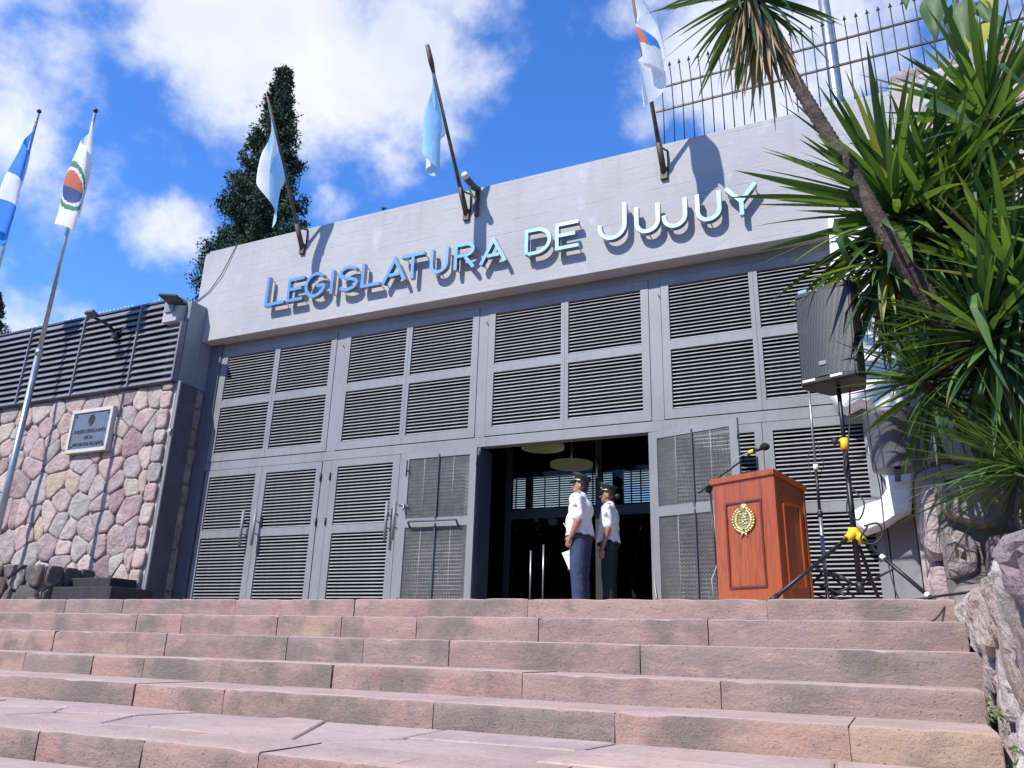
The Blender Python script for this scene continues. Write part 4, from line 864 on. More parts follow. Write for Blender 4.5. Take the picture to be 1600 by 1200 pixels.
conifer('conifer_tree', 'tall dark green conifer rising behind the left end of the fascia', (-18.2, 8, -1.5), 19.5, 4.3, 5, M['conifer'], 400, .50, 100, .45, 1.1, 1.65)
c = P(8, 470, 20)
conifer('conifer_tree', 'dark round-topped conifer peeking over the slatted fence at the far left', (c.x-1.2, 20, 0), c.z+.8, 8.0, 9, M['conifer2'], 420, .25, 40, .55, 1.6)

# ------------------------------------------------------------------ yuccas and other plants
def leaf_mesh(droop, wid, mat, fold=.35, n=8, twist=0., kink=None):
    b = MB(); vs = []; x = z = 0.; ang_ = 0.
    for i in range(n+1):
        t = i/n; w = wid*(.55+.45*min(1, t/.3))*(1-max(0, (t-.45)/.55)**1.7)+.0008
        a = droop*t**1.5
        if kink and t > kink: a += 1.7
        if i: x += math.cos(a)/n; z -= math.sin(a)/n
        tw = twist*t; cy, sy_ = math.cos(tw), math.sin(tw); up = fold*w*(1-.5*t)
        nx, nz_ = math.sin(a), math.cos(a)
        for yy, uu in ((-w, up), (0, 0), (w, up)):
            Y = yy*cy-uu*sy_; U = yy*sy_+uu*cy; vs.append((x+nx*U, Y, z+nz_*U))
    fs = [(i*3+k, (i+1)*3+k, (i+1)*3+k+1, i*3+k+1) for i in range(n) for k in (0, 1)]
    b.add(vs, fs, True); me = b.mesh('leaf', Vector((0, 0, 0))); me.materials.append(mat); return me
def leafset(mat, w): return [leaf_mesh(d, w*s, mat, f, 8, tw) for d, s, f, tw in ((.05, 1, .45, .1), (.18, 1.05, .4, -.2), (.38, .95, .35, .3), (.75, 1, .3, -.3), (1.25, .9, .3, .5))]
LV = {k: leafset(M[k], w) for k, w in (('leaf', .026), ('leaf2', .028), ('leaf3', .024), ('dead', .020), ('ylw', .026))}
KINK = [leaf_mesh(.25, .042, M['leaf2'], .3, 9, .2, .55), leaf_mesh(.3, .04, M['leaf'], .3, 9, -.2, .62)]
def leafmat(p, d, L, roll=0., rnd=random):
    d = d.normalized(); zup = Vector((0, 0, 1)); y = zup.cross(d); y = y.normalized() if y.length > 1e-4 else Vector((0, 1, 0)); z = d.cross(y)
    m = Matrix((d, y, z)).transposed().to_4x4(); return Matrix.Translation(p) @ m @ Matrix.Rotation(roll, 4, 'X') @ Matrix.Diagonal((L, L, L, 1))
def rosette(par, c, n, L, seed, kinds, axis=(0, 0, 1), lo=-.55, hi=1.35, kink=.05, bias=None, flat=1.):
    rnd = random.Random(seed); q = Vector((0, 0, 1)).rotation_difference(Vector(axis).normalized())
    for i in range(n):
        t = (i+.5)/n; el = hi+(lo-hi)*t**.85+rnd.gauss(0, .10); az = i*2.39996+rnd.gauss(0, .15)
        d = q @ Vector((math.cos(el)*math.cos(az), math.cos(el)*math.sin(az), math.sin(el)))
        if bias: d = (d+Vector(bias)*rnd.random()).normalized()
        p = Vector(c)-(q @ Vector((0, 0, 1)))*(.30*t*L)+d*.04
        k = rnd.choices(list(kinds), list(kinds.values()))[0]; dr = min(4, max(0, int(t*3.2+rnd.gauss(0, .7))))
        me = LV[k][dr] if rnd.random() > kink else rnd.choice(KINK)
        inst('leaf', me, par, leafmat(p, d, L*rnd.uniform(.72, 1.1)*(.8 if t < .12 else 1), rnd.gauss(0, .35)))
def ringed_trunk(par, pts, r0, r1, seed, name='trunk', rings=70):
    rnd = random.Random(seed); pp = [Vector(p) for p in pts]; out = []; rr = []
    def cat(t):
        k = len(pp)-1; f = t*k; i = min(k-1, int(f)); f -= i; a = pp[max(0, i-1)]; b_ = pp[i]; c_ = pp[i+1]; d_ = pp[min(k, i+2)]
        return .5*((2*b_)+(c_-a)*f+(2*a-5*b_+4*c_-d_)*f*f+(3*b_-a-3*c_+d_)*f**3)
    for i in range(rings*2+1):
        t = i/(rings*2); out.append(cat(t)); rr.append((r0+(r1-r0)*t)*(1.0+rnd.uniform(-.03, .03) if i % 2 else .87+rnd.uniform(-.03, .03))*(1+.05*nz((t*9, seed, 0))))
    MB().tube(out, rr, 12).build(name, M['bark'], par)
GRN = {'leaf': 5, 'leaf2': 3, 'leaf3': 2}
yA = thing('yucca_tree', 'tall leaning yucca with ringed trunk and a crown of dry hanging leaves', 'tree', (1.05, -2.0, 1.1))
crA = P(1166, -28, -3.25)
ringed_trunk(yA, [(1.25, -2.0, 1.05), P(1563, 640, -2.5), P(1500, 540, -2.9), P(1400, 390, -3.2), P(1318, 250, -3.25), P(1245, 130, -3.25), P(1205, 50, -3.25), crA], .105, .046, 3, rings=120)
rosette(yA, crA, 140, 1.0, 41, {'leaf3': 6, 'leaf': 3}, (-.15, -.1, 1), -1.15, 1.2, .02)
rnd = random.Random(77)
for i in range(150):
    az = rnd.uniform(0, 6.283); p = crA+Vector((math.cos(az)*.07, math.sin(az)*.07, -rnd.uniform(.02, .28)))+(P(1245, 130, -3.25)-crA)*rnd.uniform(0, .42)
    d = Vector((math.cos(az)*.34, math.sin(az)*.34, -1)); inst('dry_leaf', LV['dead'][rnd.choice((0, 0, 1))], yA, leafmat(p, d, rnd.uniform(.42, .92), rnd.gauss(0, .6)))
yB = thing('yucca_plant', 'large bright yucca with upright sword leaves right of the sign', 'plant', (.9, -1.9, 1.1))
cB = P(1392, 300, -2.55)
ringed_trunk(yB, [(1.05, -1.6, 1.08), (.95, -2.0, 1.8), P(1468, 470, -2.6), cB], .11, .06, 5, rings=40)
rosette(yB, cB, 190, 1.38, 42, {'leaf': 4, 'leaf2': 4, 'leaf3': 1, 'ylw': .25, 'dead': .15}, (-.05, -.12, 1), -.75, 1.45, .05)
rosette(yB, P(1375, 400, -2.6), 105, .90, 46, {'leaf': 4, 'leaf2': 4, 'ylw': 1}, (-.2, -.25, .8), -1.0, .2, .06)
yG = thing('yucca_plant', 'yucca head just right of the leaning trunk, behind the bright one', 'plant', (1.25, -1.8, 1.1))
cG = P(1465, 330, -2.4)
ringed_trunk(yG, [(1.25, -1.5, 1.08), (1.2, -1.9, 2.0), P(1478, 450, -2.3), cG], .09, .055, 15, rings=30)
rosette(yG, cG, 190, 1.2, 52, {'leaf': 5, 'leaf2': 4, 'leaf3': 2, 'ylw': .2}, (.1, -.05, 1), -.9, 1.4, .06)
yC = thing('yucca_plant', 'yucca with broad spreading leaves at the top right corner', 'plant', (1.9, -1.6, 1.1))
cC = P(1540, 165, -2.55)
ringed_trunk(yC, [(1.9, -1.5, 1.08), (1.75, -1.9, 2.4), P(1550, 320, -2.4), cC], .11, .06, 7, rings=40)
rosette(yC, cC, 140, 1.2, 43, {'leaf': 3, 'leaf2': 5, 'leaf3': 1}, (0, -.1, 1), -.7, 1.4, .10)
yD = thing('yucca_plant', 'low dark green yucca rosette beside the grey pot', 'plant', (.75, -2.0, 1.1))
cD = P(1440, 585, -2.75)
ringed_trunk(yD, [(.95, -1.85, 1.08), P(1500, 655, -2.35), cD], .07, .05, 9, rings=22)
rosette(yD, cD, 140, .72, 44, {'leaf': 7, 'leaf2': 2, 'leaf3': 2}, (-.45, -.35, .8), -.9, 1.3, .03)
yE = thing('yucca_plant', 'dense yucca at the right edge below the spreading one', 'plant', (1.6, -2.0, 1.1))
cE = P(1580, 420, -2.75)
ringed_trunk(yE, [(1.5, -1.7, 1.08), P(1590, 600, -2.3), cE], .11, .07, 11, rings=26)
rosette(yE, cE, 220, 1.2, 45, {'leaf': 6, 'leaf2': 4, 'leaf3': 2, 'ylw': .5, 'dead': .4}, (-.1, -.2, 1), -.9, 1.3, .06)
yF = thing('yucca_plant', 'shaded yucca between the bright one and the right edge', 'plant', (1.5, -1.4, 1.1))
cF = P(1495, 395, -2.15)
ringed_trunk(yF, [(1.35, -1.2, 1.08), P(1520, 560, -1.7), cF], .10, .06, 13, rings=26)
rosette(yF, cF, 220, 1.25, 47, {'leaf': 6, 'leaf2': 2, 'leaf3': 3}, (0, -.1, 1), -.9, 1.3, .05)
yH = thing('yucca_plant', 'dark yucca in front of the lower part of the leaning trunk', 'plant', (1.3, -2.0, 1.1))
cH = P(1535, 505, -3.0)
ringed_trunk(yH, [(1.3, -1.9, 1.08), P(1560, 600, -2.6), cH], .08, .055, 17, rings=22)
rosette(yH, cH, 190, .95, 57, {'leaf': 7, 'leaf2': 3, 'leaf3': 3, 'ylw': .3}, (-.1, -.15, 1), -1.0, 1.3, .06)
# spiky grass-leaved plant leaning in from the right
gm = [leaf_mesh(d, .0075, M['grass'], .2, 7, .2) for d in (.15, .45, .8)]
sg_ = thing('spiky_plant', 'fine-leaved spiky plant spilling over the planter wall at the right edge', 'plant', (1.15, -2.6, 1.06)); rnd = random.Random(8); gc = P(1606, 735, -3.0)
MB().tube([(gc.x+.12, -2.15, 1.02), gc], [.09, .06], 9).build('stem', M['bark'], sg_)
for i in range(280):
    az = rnd.uniform(0, 6.283); el = rnd.uniform(-.5, 1.35); d = Vector((math.cos(el)*math.cos(az)-.32, math.cos(el)*math.sin(az)-.2, math.sin(el)+.05))
    inst('leaf', rnd.choice(gm), sg_, leafmat(gc+Vector((rnd.gauss(0, .03), rnd.gauss(0, .03), rnd.gauss(0, .03))), d, rnd.uniform(.6, 1.15)*(.8 if el > .9 else 1), rnd.gauss(0, .4)))
# broad heart-shaped leaves in the top right corner
def broad_mesh(mat):
    b = MB(); vs = []; n = 10
    for i in range(n+1):
        t = i/n; w = .40*math.sin(math.pi*min(1, t*.93+.07)**.72)*(1-t*.22) if i < n else .004
        for k, f in enumerate((-1, -.5, 0, .5, 1)): vs.append((t, w*f, .10*abs(f)*w/.4-.25*t*t+.02*math.sin(9*t+3*abs(f))))
    b.add(vs, [(i*5+k, (i+1)*5+k, (i+1)*5+k+1, i*5+k+1) for i in range(n) for k in range(4)], True)
    me = b.mesh('broad_leaf', Vector((0, 0, 0))); me.materials.append(mat); return me
bl = thing('broad_leaved_climber', 'climber with big heart-shaped green and yellow leaves at the top right', 'plant', (1.6, -1.3, 1.1)); BG, BY, BD = broad_mesh(M['broad']), broad_mesh(M['ylw']), broad_mesh(M['dead'])
stp = [(1.55, -1.2, 1.1), (1.7, -1.0, 3.0), P(1500, 60, -2.3), P(1490, -60, -2.5)]; MB().tube(stp, [.03, .025, .02, .012], 8).build('stem', M['bark'], bl)
for (a, b_, me, wd_) in (((1462, -8), (1456, 48), BG, 1.0), ((1500, 5), (1505, 72), BG, .95), ((1526, 8), (1548, 28), BG, 1.0), ((1530, 38), (1524, 86), BY, 1.0), ((1548, 30), (1560, 50), BG, 1.1), ((1566, 62), (1572, 104), BD, .75), ((1545, -10), (1552, 12), BY, 1.0), ((1580, 40), (1592, 62), BG, 1.), ((1425, -40), (1410, 0), BG, .9)):
    p, q = P(*a, -2.65), P(*b_, -2.8); d = q-p; L = d.length; x = d.normalized(); nrm = Vector((-.25, -.9, .35)); y = nrm.cross(x).normalized(); z = x.cross(y)
    inst('leaf', me, bl, Matrix.Translation(p) @ Matrix((x, y, z)).transposed().to_4x4() @ Matrix.Diagonal((L, L*wd_*.62, L, 1)))
    MB().tube([p, p+Vector((.06, .12, .04)), P(1500, 40, -2.35)], .006, 5).build('leaf_stalk', M['broad'], bl)

# ------------------------------------------------------------------ lectern and microphone
lc = thing('lectern', 'varnished red-brown wooden lectern with a gilt crest at the top of the steps', 'lectern', (-1.1, -2.4, 0))
A = Vector((-1.478, -2.365, 0)); B = Vector((-.882, -2.68, 0)); ux = (B-A).normalized(); uy = Vector((-ux.y, ux.x, 0)); Wl = (B-A).length; Dl = .46; Hl = 1.165
TL = Matrix((ux, uy, Vector((0, 0, 1)))).transposed().to_4x4(); TL = Matrix.Translation(A) @ TL
MB(TL).add([(0, 0, .012), (Wl, 0, .012), (Wl, Dl, .012), (0, Dl, .012), (0, 0, Hl), (Wl, 0, Hl), (Wl, Dl, Hl-.09), (0, Dl, Hl-.09)], [(0, 3, 2, 1), (4, 5, 6, 7), (0, 1, 5, 4), (1, 2, 6, 5), (2, 3, 7, 6), (3, 0, 4, 7)]).build('cabinet', M['wood'], lc, .004)
b = MB(TL); e = .022
b.add([(-e, -e, Hl-.022), (Wl+e, -e, Hl-.022), (Wl+e, -e, Hl+.034), (-e, -e, Hl+.034), (-e, 0.01, Hl-.022), (Wl+e, .01, Hl-.022), (Wl+e, .01, Hl+.034), (-e, .01, Hl+.034)], [(0, 1, 2, 3), (7, 6, 5, 4), (0, 4, 5, 1), (3, 2, 6, 7), (0, 3, 7, 4), (1, 5, 6, 2)])
for xs in ((-e, .0), (Wl, Wl+e)):
    b.add([(xs[0], .012, Hl-.026), (xs[1], .012, Hl-.026), (xs[1], .012, Hl+.03), (xs[0], .012, Hl+.03), (xs[0], Dl+e, Hl-.115), (xs[1], Dl+e, Hl-.115), (xs[1], Dl+e, Hl-.06), (xs[0], Dl+e, Hl-.06)], [(0, 1, 2, 3), (7, 6, 5, 4), (0, 4, 5, 1), (3, 2, 6, 7), (0, 3, 7, 4), (1, 5, 6, 2)])
b.build('top_moulding', M['wood'], lc, .006)
MB(TL).box(-.02, Wl+.02, -.02, Dl+.02, 0, .05).build('plinth', M['wood'], lc, .004)
def panel_frame(x0, x1, z0, z1, face):
    b = MB(TL); w = .020
    for (a, c_, d_, e_) in ((x0, x1, z1-w, z1), (x0, x1, z0, z0+w), (x0, x0+w, z0+w, z1-w), (x1-w, x1, z0+w, z1-w)):
        if face == 'f': b.box(a, c_, -.014, .002, d_, e_)
        else: b.box(Wl-.002, Wl+.014, a, c_, d_, e_)
    b.build('panel_moulding', M['woodd'] if face == 'f' else M['wood'], lc, .004)
panel_frame(.135, Wl-.135, .17, .95, 'f'); panel_frame(.11, Dl-.09, .17, .90, 's')
for yy in (0.0, Dl-.03): MB(TL).box(Wl-.004, Wl+.010, yy, yy+.03, .05, Hl-.03-.19*yy).build('side_stile', M['wood'], lc, .003)
crest(lc, TL @ Matrix.Translation((Wl*.50, -.006, .775)) @ Matrix.Diagonal((1.22, 1, 1.0, 1)), .165, M['gold'], 11)

ms = thing('boom_microphone', 'black boom microphone stand reaching over the left of the lectern', 'microphone', (-1.55, -1.95, 0))
MB().tube([(-1.545, -1.95, .03), (-1.585, -1.95, 1.19)], .011, 8).build('upright', M['black'], ms)
for a in (20, 140, 260): MB().tube([(-1.545, -1.95, .09), (-1.545+.28*math.cos(R(a)), -1.95+.28*math.sin(R(a)), .012)], .008, 6).build('leg', M['black'], ms)
m0, m1 = P(1091, 771, -1.95), P(1177, 706, -2.25); MB().tube([m0, m1], .0085, 8).build('boom', M['black'], ms); MB().tube([P(1105, 768, -1.95), P(1112, 758, -1.98)], .026, 8).build('boom_clutch', M['black'], ms)
m2, m3 = P(1173, 706, -2.25), P(1192, 700, -2.30); MB().tube([m2, m3], [.014, .019], 10).build('mic_body', M['black'], ms); c = P(1195, 698, -2.31); MB().sphere(c, (.047, .04, .037), 12, 9).build('foam_windscreen', M['foam'], ms)
MB().tube([m2-(m3-m2)*.12, m2+(m3-m2)*.25], .019, 10).build('yellow_ring', M['ytape'], ms)
MB().tube([m2, P(1150, 716, -2.22), P(1140, 735, -2.1), P(1118, 757, -1.96), P(1109, 770, -1.93), P(1116, 850, -1.93), P(1122, 880, -1.95), P(1112, 905, -2.0), P(1115, 935, -2.05)], .006, 5).build('mic_cable', M['gcable'], ms)

# ------------------------------------------------------------------ loudspeaker on tripod
spk = thing('loudspeaker', 'large black loudspeaker with scuffed grille raised on the tripod beside the yucca', 'loudspeaker', (-.3, -2.5, 1.95))
BL, BR = Vector((-.576, -2.63, 1.95)), Vector((-.086, -2.815, 1.95)); sx = (BR-BL).normalized(); sy = Vector((-sx.y, sx.x, 0)); Ws = (BR-BL).length
TS = Matrix.Translation(BL) @ Matrix((sx, sy, Vector((0, 0, 1)))).transposed().to_4x4() @ Matrix.Rotation(R(-2.5), 4, 'X'); Hs = .93; Ds = .40; tp_ = .10
MB(TS).add([(0, 0, 0), (Ws, 0, 0), (Ws+.03, .10, -.0), (Ws-tp_, Ds, 0), (tp_, Ds, 0), (-.03, .10, 0), (0, 0, Hs), (Ws, 0, Hs), (Ws+.03, .10, Hs+.01), (Ws-tp_, Ds, Hs), (tp_, Ds, Hs), (-.03, .10, Hs+.01)],
           [(5, 4, 3, 2, 1, 0), (6, 7, 8, 9, 10, 11), (0, 1, 7, 6), (1, 2, 8, 7), (2, 3, 9, 8), (3, 4, 10, 9), (4, 5, 11, 10), (5, 0, 6, 11)]).build('cabinet', M['blackp'], spk, .018)
b = MB(TS); nx_ = 8; gz0, gz1 = .05, Hs-.05
vs_ = [(.018+(Ws-.036)*i/nx_, -.012-.026*math.sin(math.pi*i/nx_), gz0+(gz1-gz0)*j) for j in (0, 1) for i in range(nx_+1)]
b.add(vs_, [(i, i+1, nx_+2+i, nx_+1+i) for i in range(nx_)], True); b.build('grille', M['grille'], spk)
for z in (0.005, Hs-.05): MB(TS).box(.012, Ws-.012, -.028, .004, z, z+.044).build('grille_rail', M['blackp'], spk, .006)
MB(TS).box(.20, .27, -.046, -.036, .15, .19).build('badge', M['pier'], spk, .003)
for x0, x1, z in ((.03, .15, .022), (.29, .40, .022), (.17, .23, Hs-.028)): MB(TS).box(x0, x1, -.034, -.027, z, z+.022).build('tape_strip', M['tape'], spk)
MB(TS).box(.03, .11, .01, .05, Hs-.0, Hs+.045).build('folded_paper', M['lblue'], spk); MB(TS).box(Ws-.012, Ws+.033, .13, .24, .50, .56).build('side_handle', M['dark'], spk)
stn = thing('speaker_tripod', 'black tripod stand with yellow collars carrying the loudspeaker', 'stand', (-.26, -2.55, 0))
pc_ = Vector((-.265, -2.58, 0)); MB().tube([pc_+Vector((0, 0, 1.2)), pc_+Vector((0, 0, 1.98))], .0185, 12).build('inner_pole', M['black'], stn); MB().tube([pc_+Vector((0, 0, .14)), pc_+Vector((0, 0, 1.40))], .024, 12).build('outer_pole', M['black'], stn)
MB().tube([pc_+Vector((0, 0, 1.345)), pc_+Vector((0, 0, 1.45))], .036, 12).build('yellow_collar', M['yellow'], stn); MB().sphere(pc_+Vector((-.075, -.03, 1.42)), .032).tube([pc_+Vector((-.02, 0, 1.40)), pc_+Vector((-.075, -.03, 1.42))], .012, 6).build('clamp_knob', M['blackp'], stn)
hz = .62; b = MB(); b.tube([pc_+Vector((0, 0, hz-.035)), pc_+Vector((0, 0, hz+.04))], [.062, .045], 10)
FT = [P(1206, 934, -3.25), P(1462, 934, -2.95), Vector((-.12, -1.95, .02))]
for k, f in enumerate(FT):
    f = Vector((f.x, f.y, .02)); d = (f-(pc_+Vector((0, 0, hz)))).normalized(); s0 = pc_+Vector((0, 0, hz))+d*.05
    b.tube([pc_+Vector((0, 0, hz)), pc_+Vector((0, 0, hz))+d*.11], [.04, .034], 8)
    l = MB(); l.tube([s0, f], .0165, 10); lg = l.build('leg', M['black'], stn); MB().tube([f-d*.07, f+d*.012], .022, 10).build('rubber_foot', M['blackp'], lg)
    if k == 1:
        for t in (.34, .90): q = s0+(f-s0)*t; MB().tube([q-d*.02, q+d*.02], .021, 10).build('tape_band', M['tape'], lg)
    q = s0+(f-s0)*.5; MB().tube([q, pc_+Vector((0, 0, .17))], .010, 8).build('brace', M['black'], stn)
b.build('yellow_hub', M['yellow'], stn); MB().tube([pc_+Vector((0, 0, .13)), pc_+Vector((0, 0, .21))], .034, 10).build('brace_collar', M['blackp'], stn)
# second slim stand behind, lamp or microphone stand left without its head
s2 = thing('slim_stand', 'slim steel and black microphone stand hidden below the loudspeaker', 'stand', (-.56, -1.9, 0))
q0, q1 = Vector((-.575, -1.9, .03)), Vector((-.565, -1.9, 2.2)); MB().tube([q0+(q1-q0)*.60, q1], .011, 8).build('upper_tube', M['steel'], s2); MB().tube([q0+(q1-q0)*.38, q0+(q1-q0)*.62], .014, 8).build('middle_tube', M['black'], s2); MB().tube([q0, q0+(q1-q0)*.42], .018, 8).build('lower_tube', M['steel'], s2)
for t in (.39, .6): MB().tube([q0+(q1-q0)*t, q0+(q1-q0)*(t+.025)], .024, 8).build('clamp', M['tape'] if t > .5 else M['blackp'], s2)
for a in (35, 155, 275):
    f = q0+Vector((.42*math.cos(R(a)), .42*math.sin(R(a)), -.015)); MB().tube([q0+Vector((0, 0, .36)), f], .011, 8).build('leg', M['black'], s2); MB().tube([q0+Vector((0, 0, .10)), q0+(f-q0)*.55+Vector((0, 0, .17))], .007, 6).build('brace', M['black'], s2)
MB().tube([P(1266, 640, -1.87), P(1272, 690, -1.84), P(1262, 715, -1.84), P(1266, 740, -1.84), P(1280, 745, -1.86), P(1288, 725, -1.88), P(1276, 690, -1.9)], .004, 5).build('wire_loop', M['cable'], s2)
def cable(label, pts, r=.006, mat='cable'): tag(MB().tube(pts, r, 6).build('cable', M[mat], None), label, 'cable')
def spl(pts, n=6):
    pp = [Vector(p) for p in pts]; out = []
    for i in range(len(pp)-1):
        a, b_, c_, d_ = pp[max(0, i-1)], pp[i], pp[i+1], pp[min(len(pp)-1, i+2)]
        for k in range(n): f = k/n; out.append(.5*((2*b_)+(c_-a)*f+(2*a-5*b_+4*c_-d_)*f*f+(3*b_-a-3*c_+d_)*f**3))
    return out+[pp[-1]]
cable('black cable looping down the tripod from the loudspeaker', spl([P(1328, 612, -2.4), P(1326, 690, -2.62), P(1318, 730, -2.65), P(1330, 760, -2.66), P(1350, 785, -2.68), P(1342, 812, -2.68), P(1324, 800, -2.68), P(1325, 775, -2.67)]), .007)
cable('coil of black cable hanging on the tripod hub', spl([P(1350, 822, -2.68), P(1372, 818, -2.68), P(1378, 838, -2.68), P(1362, 850, -2.68), P(1345, 842, -2.68), P(1356, 822, -2.68)]), .009)
cable('pair of thin cables hanging from the planter past the loudspeaker', spl([P(1350, 600, -1.2), P(1362, 700, -1.2), P(1376, 770, -1.2), P(1388, 880, -1.2), P(1402, 930, -1.3), P(1412, 940, -1.4)]), .006)
cable('black cable lying along the landing to the boulder wall', spl([P(1300, 930, -2.6), P(1318, 938, -3.0), P(1400, 940, -3.2), P(1470, 931, -3.3), P(1502, 927, -3.55), P(1515, 925, -3.6)]), .011)
cable('thin black cable drooping over the top step', spl([P(1482, 937, -3.66), P(1472, 955, -3.72), P(1458, 970, -3.76), P(1437, 976, -3.80)]), .006)
cable('tangled black cable on the floor behind the lectern', spl([P(1275, 905, -1.8), P(1300, 895, -1.9), P(1330, 912, -2.0), P(1305, 925, -2.0), P(1280, 915, -1.9), P(1320, 930, -2.1)]), .010)
cable('pale cable running down the right side of the doorway', spl([P(1021, 865, -.05), P(1022, 900, -.06), P(1026, 936, -.12)]), .008, 'gcable')

# ------------------------------------------------------------------ people
def cap_add(b, p0, r0, p1, r1, n=12, fl=1.):
    p0, p1 = Vector(p0), Vector(p1); d = p1-p0; L = d.length; k = 5; pts = []; rr = []
    t = d.normalized() if L > 1e-6 else Vector((0, 0, 1))
    for i in range(k): a = math.pi/2*(1-i/k); pts.append(p0-t*r0*math.sin(a)); rr.append(max(.0008, r0*math.cos(a)))
    for i in range(k+1): a = math.pi/2*i/k; pts.append(p1+t*r1*math.sin(a)); rr.append(max(.0008, r1*math.cos(a)))
    b.tube(pts, rr, n, flat=fl)
def remeshed(b, name, mat, parent, vox, sm=4):
    me = b.mesh(name, org(parent)); o = bpy.data.objects.new(name, me); COL.objects.link(o)
    m = o.modifiers.new('r', 'REMESH'); m.mode = 'VOXEL'; m.voxel_size = vox; m.use_smooth_shade = True
    s = o.modifiers.new('s', 'SMOOTH'); s.iterations = sm; s.factor = .5
    bpy.context.view_layer.update(); m2 = bpy.data.meshes.new_from_object(o.evaluated_get(bpy.context.evaluated_depsgraph_get()))
    bpy.data.objects.remove(o); m2.name = name; m2.materials.clear(); m2.materials.append(mat); m2.polygons.foreach_set('use_smooth', [True]*len(m2.polygons))
    o = bpy.data.objects.new(name, m2); COL.objects.link(o); o.parent = parent; ORG[o.name] = org(parent); return o
def hand(b, w, d, side, curl=.6):
    # palm, four unequal bent fingers and a thumb leaving the side of the palm
    w = Vector(w); d = Vector(d).normalized(); lat = Vector((1, 0, 0)) - d*d.x; lat = lat.normalized() if lat.length > .2 else Vector((0, 0, 1)); inn = d.cross(lat)*side
    cap_add(b, w, .026, w+d*.055, .033, 10, .62); k = w+d*.085
    for i, L in enumerate((.070, .080, .075, .058)):
        s = k+lat*(.030-.020*i); p1 = s+d*L*.5+inn*.008; p2 = p1+(d*math.cos(curl)+inn*math.sin(curl))*L*.32; p3 = p2+(d*math.cos(curl*1.8)+inn*math.sin(curl*1.8))*L*.28
        cap_add(b, s-d*.03, .0105, p1, .0098, 8); cap_add(b, p1, .0098, p2, .009, 8); cap_add(b, p2, .009, p3, .008, 8)
    t0 = w+d*.025+lat*.024; t1 = t0+d*.03+lat*.028+inn*.01; cap_add(b, t0, .014, t1, .0115, 8); cap_add(b, t1, .0115, t1+d*.032+lat*.006+inn*.014, .0095, 8)
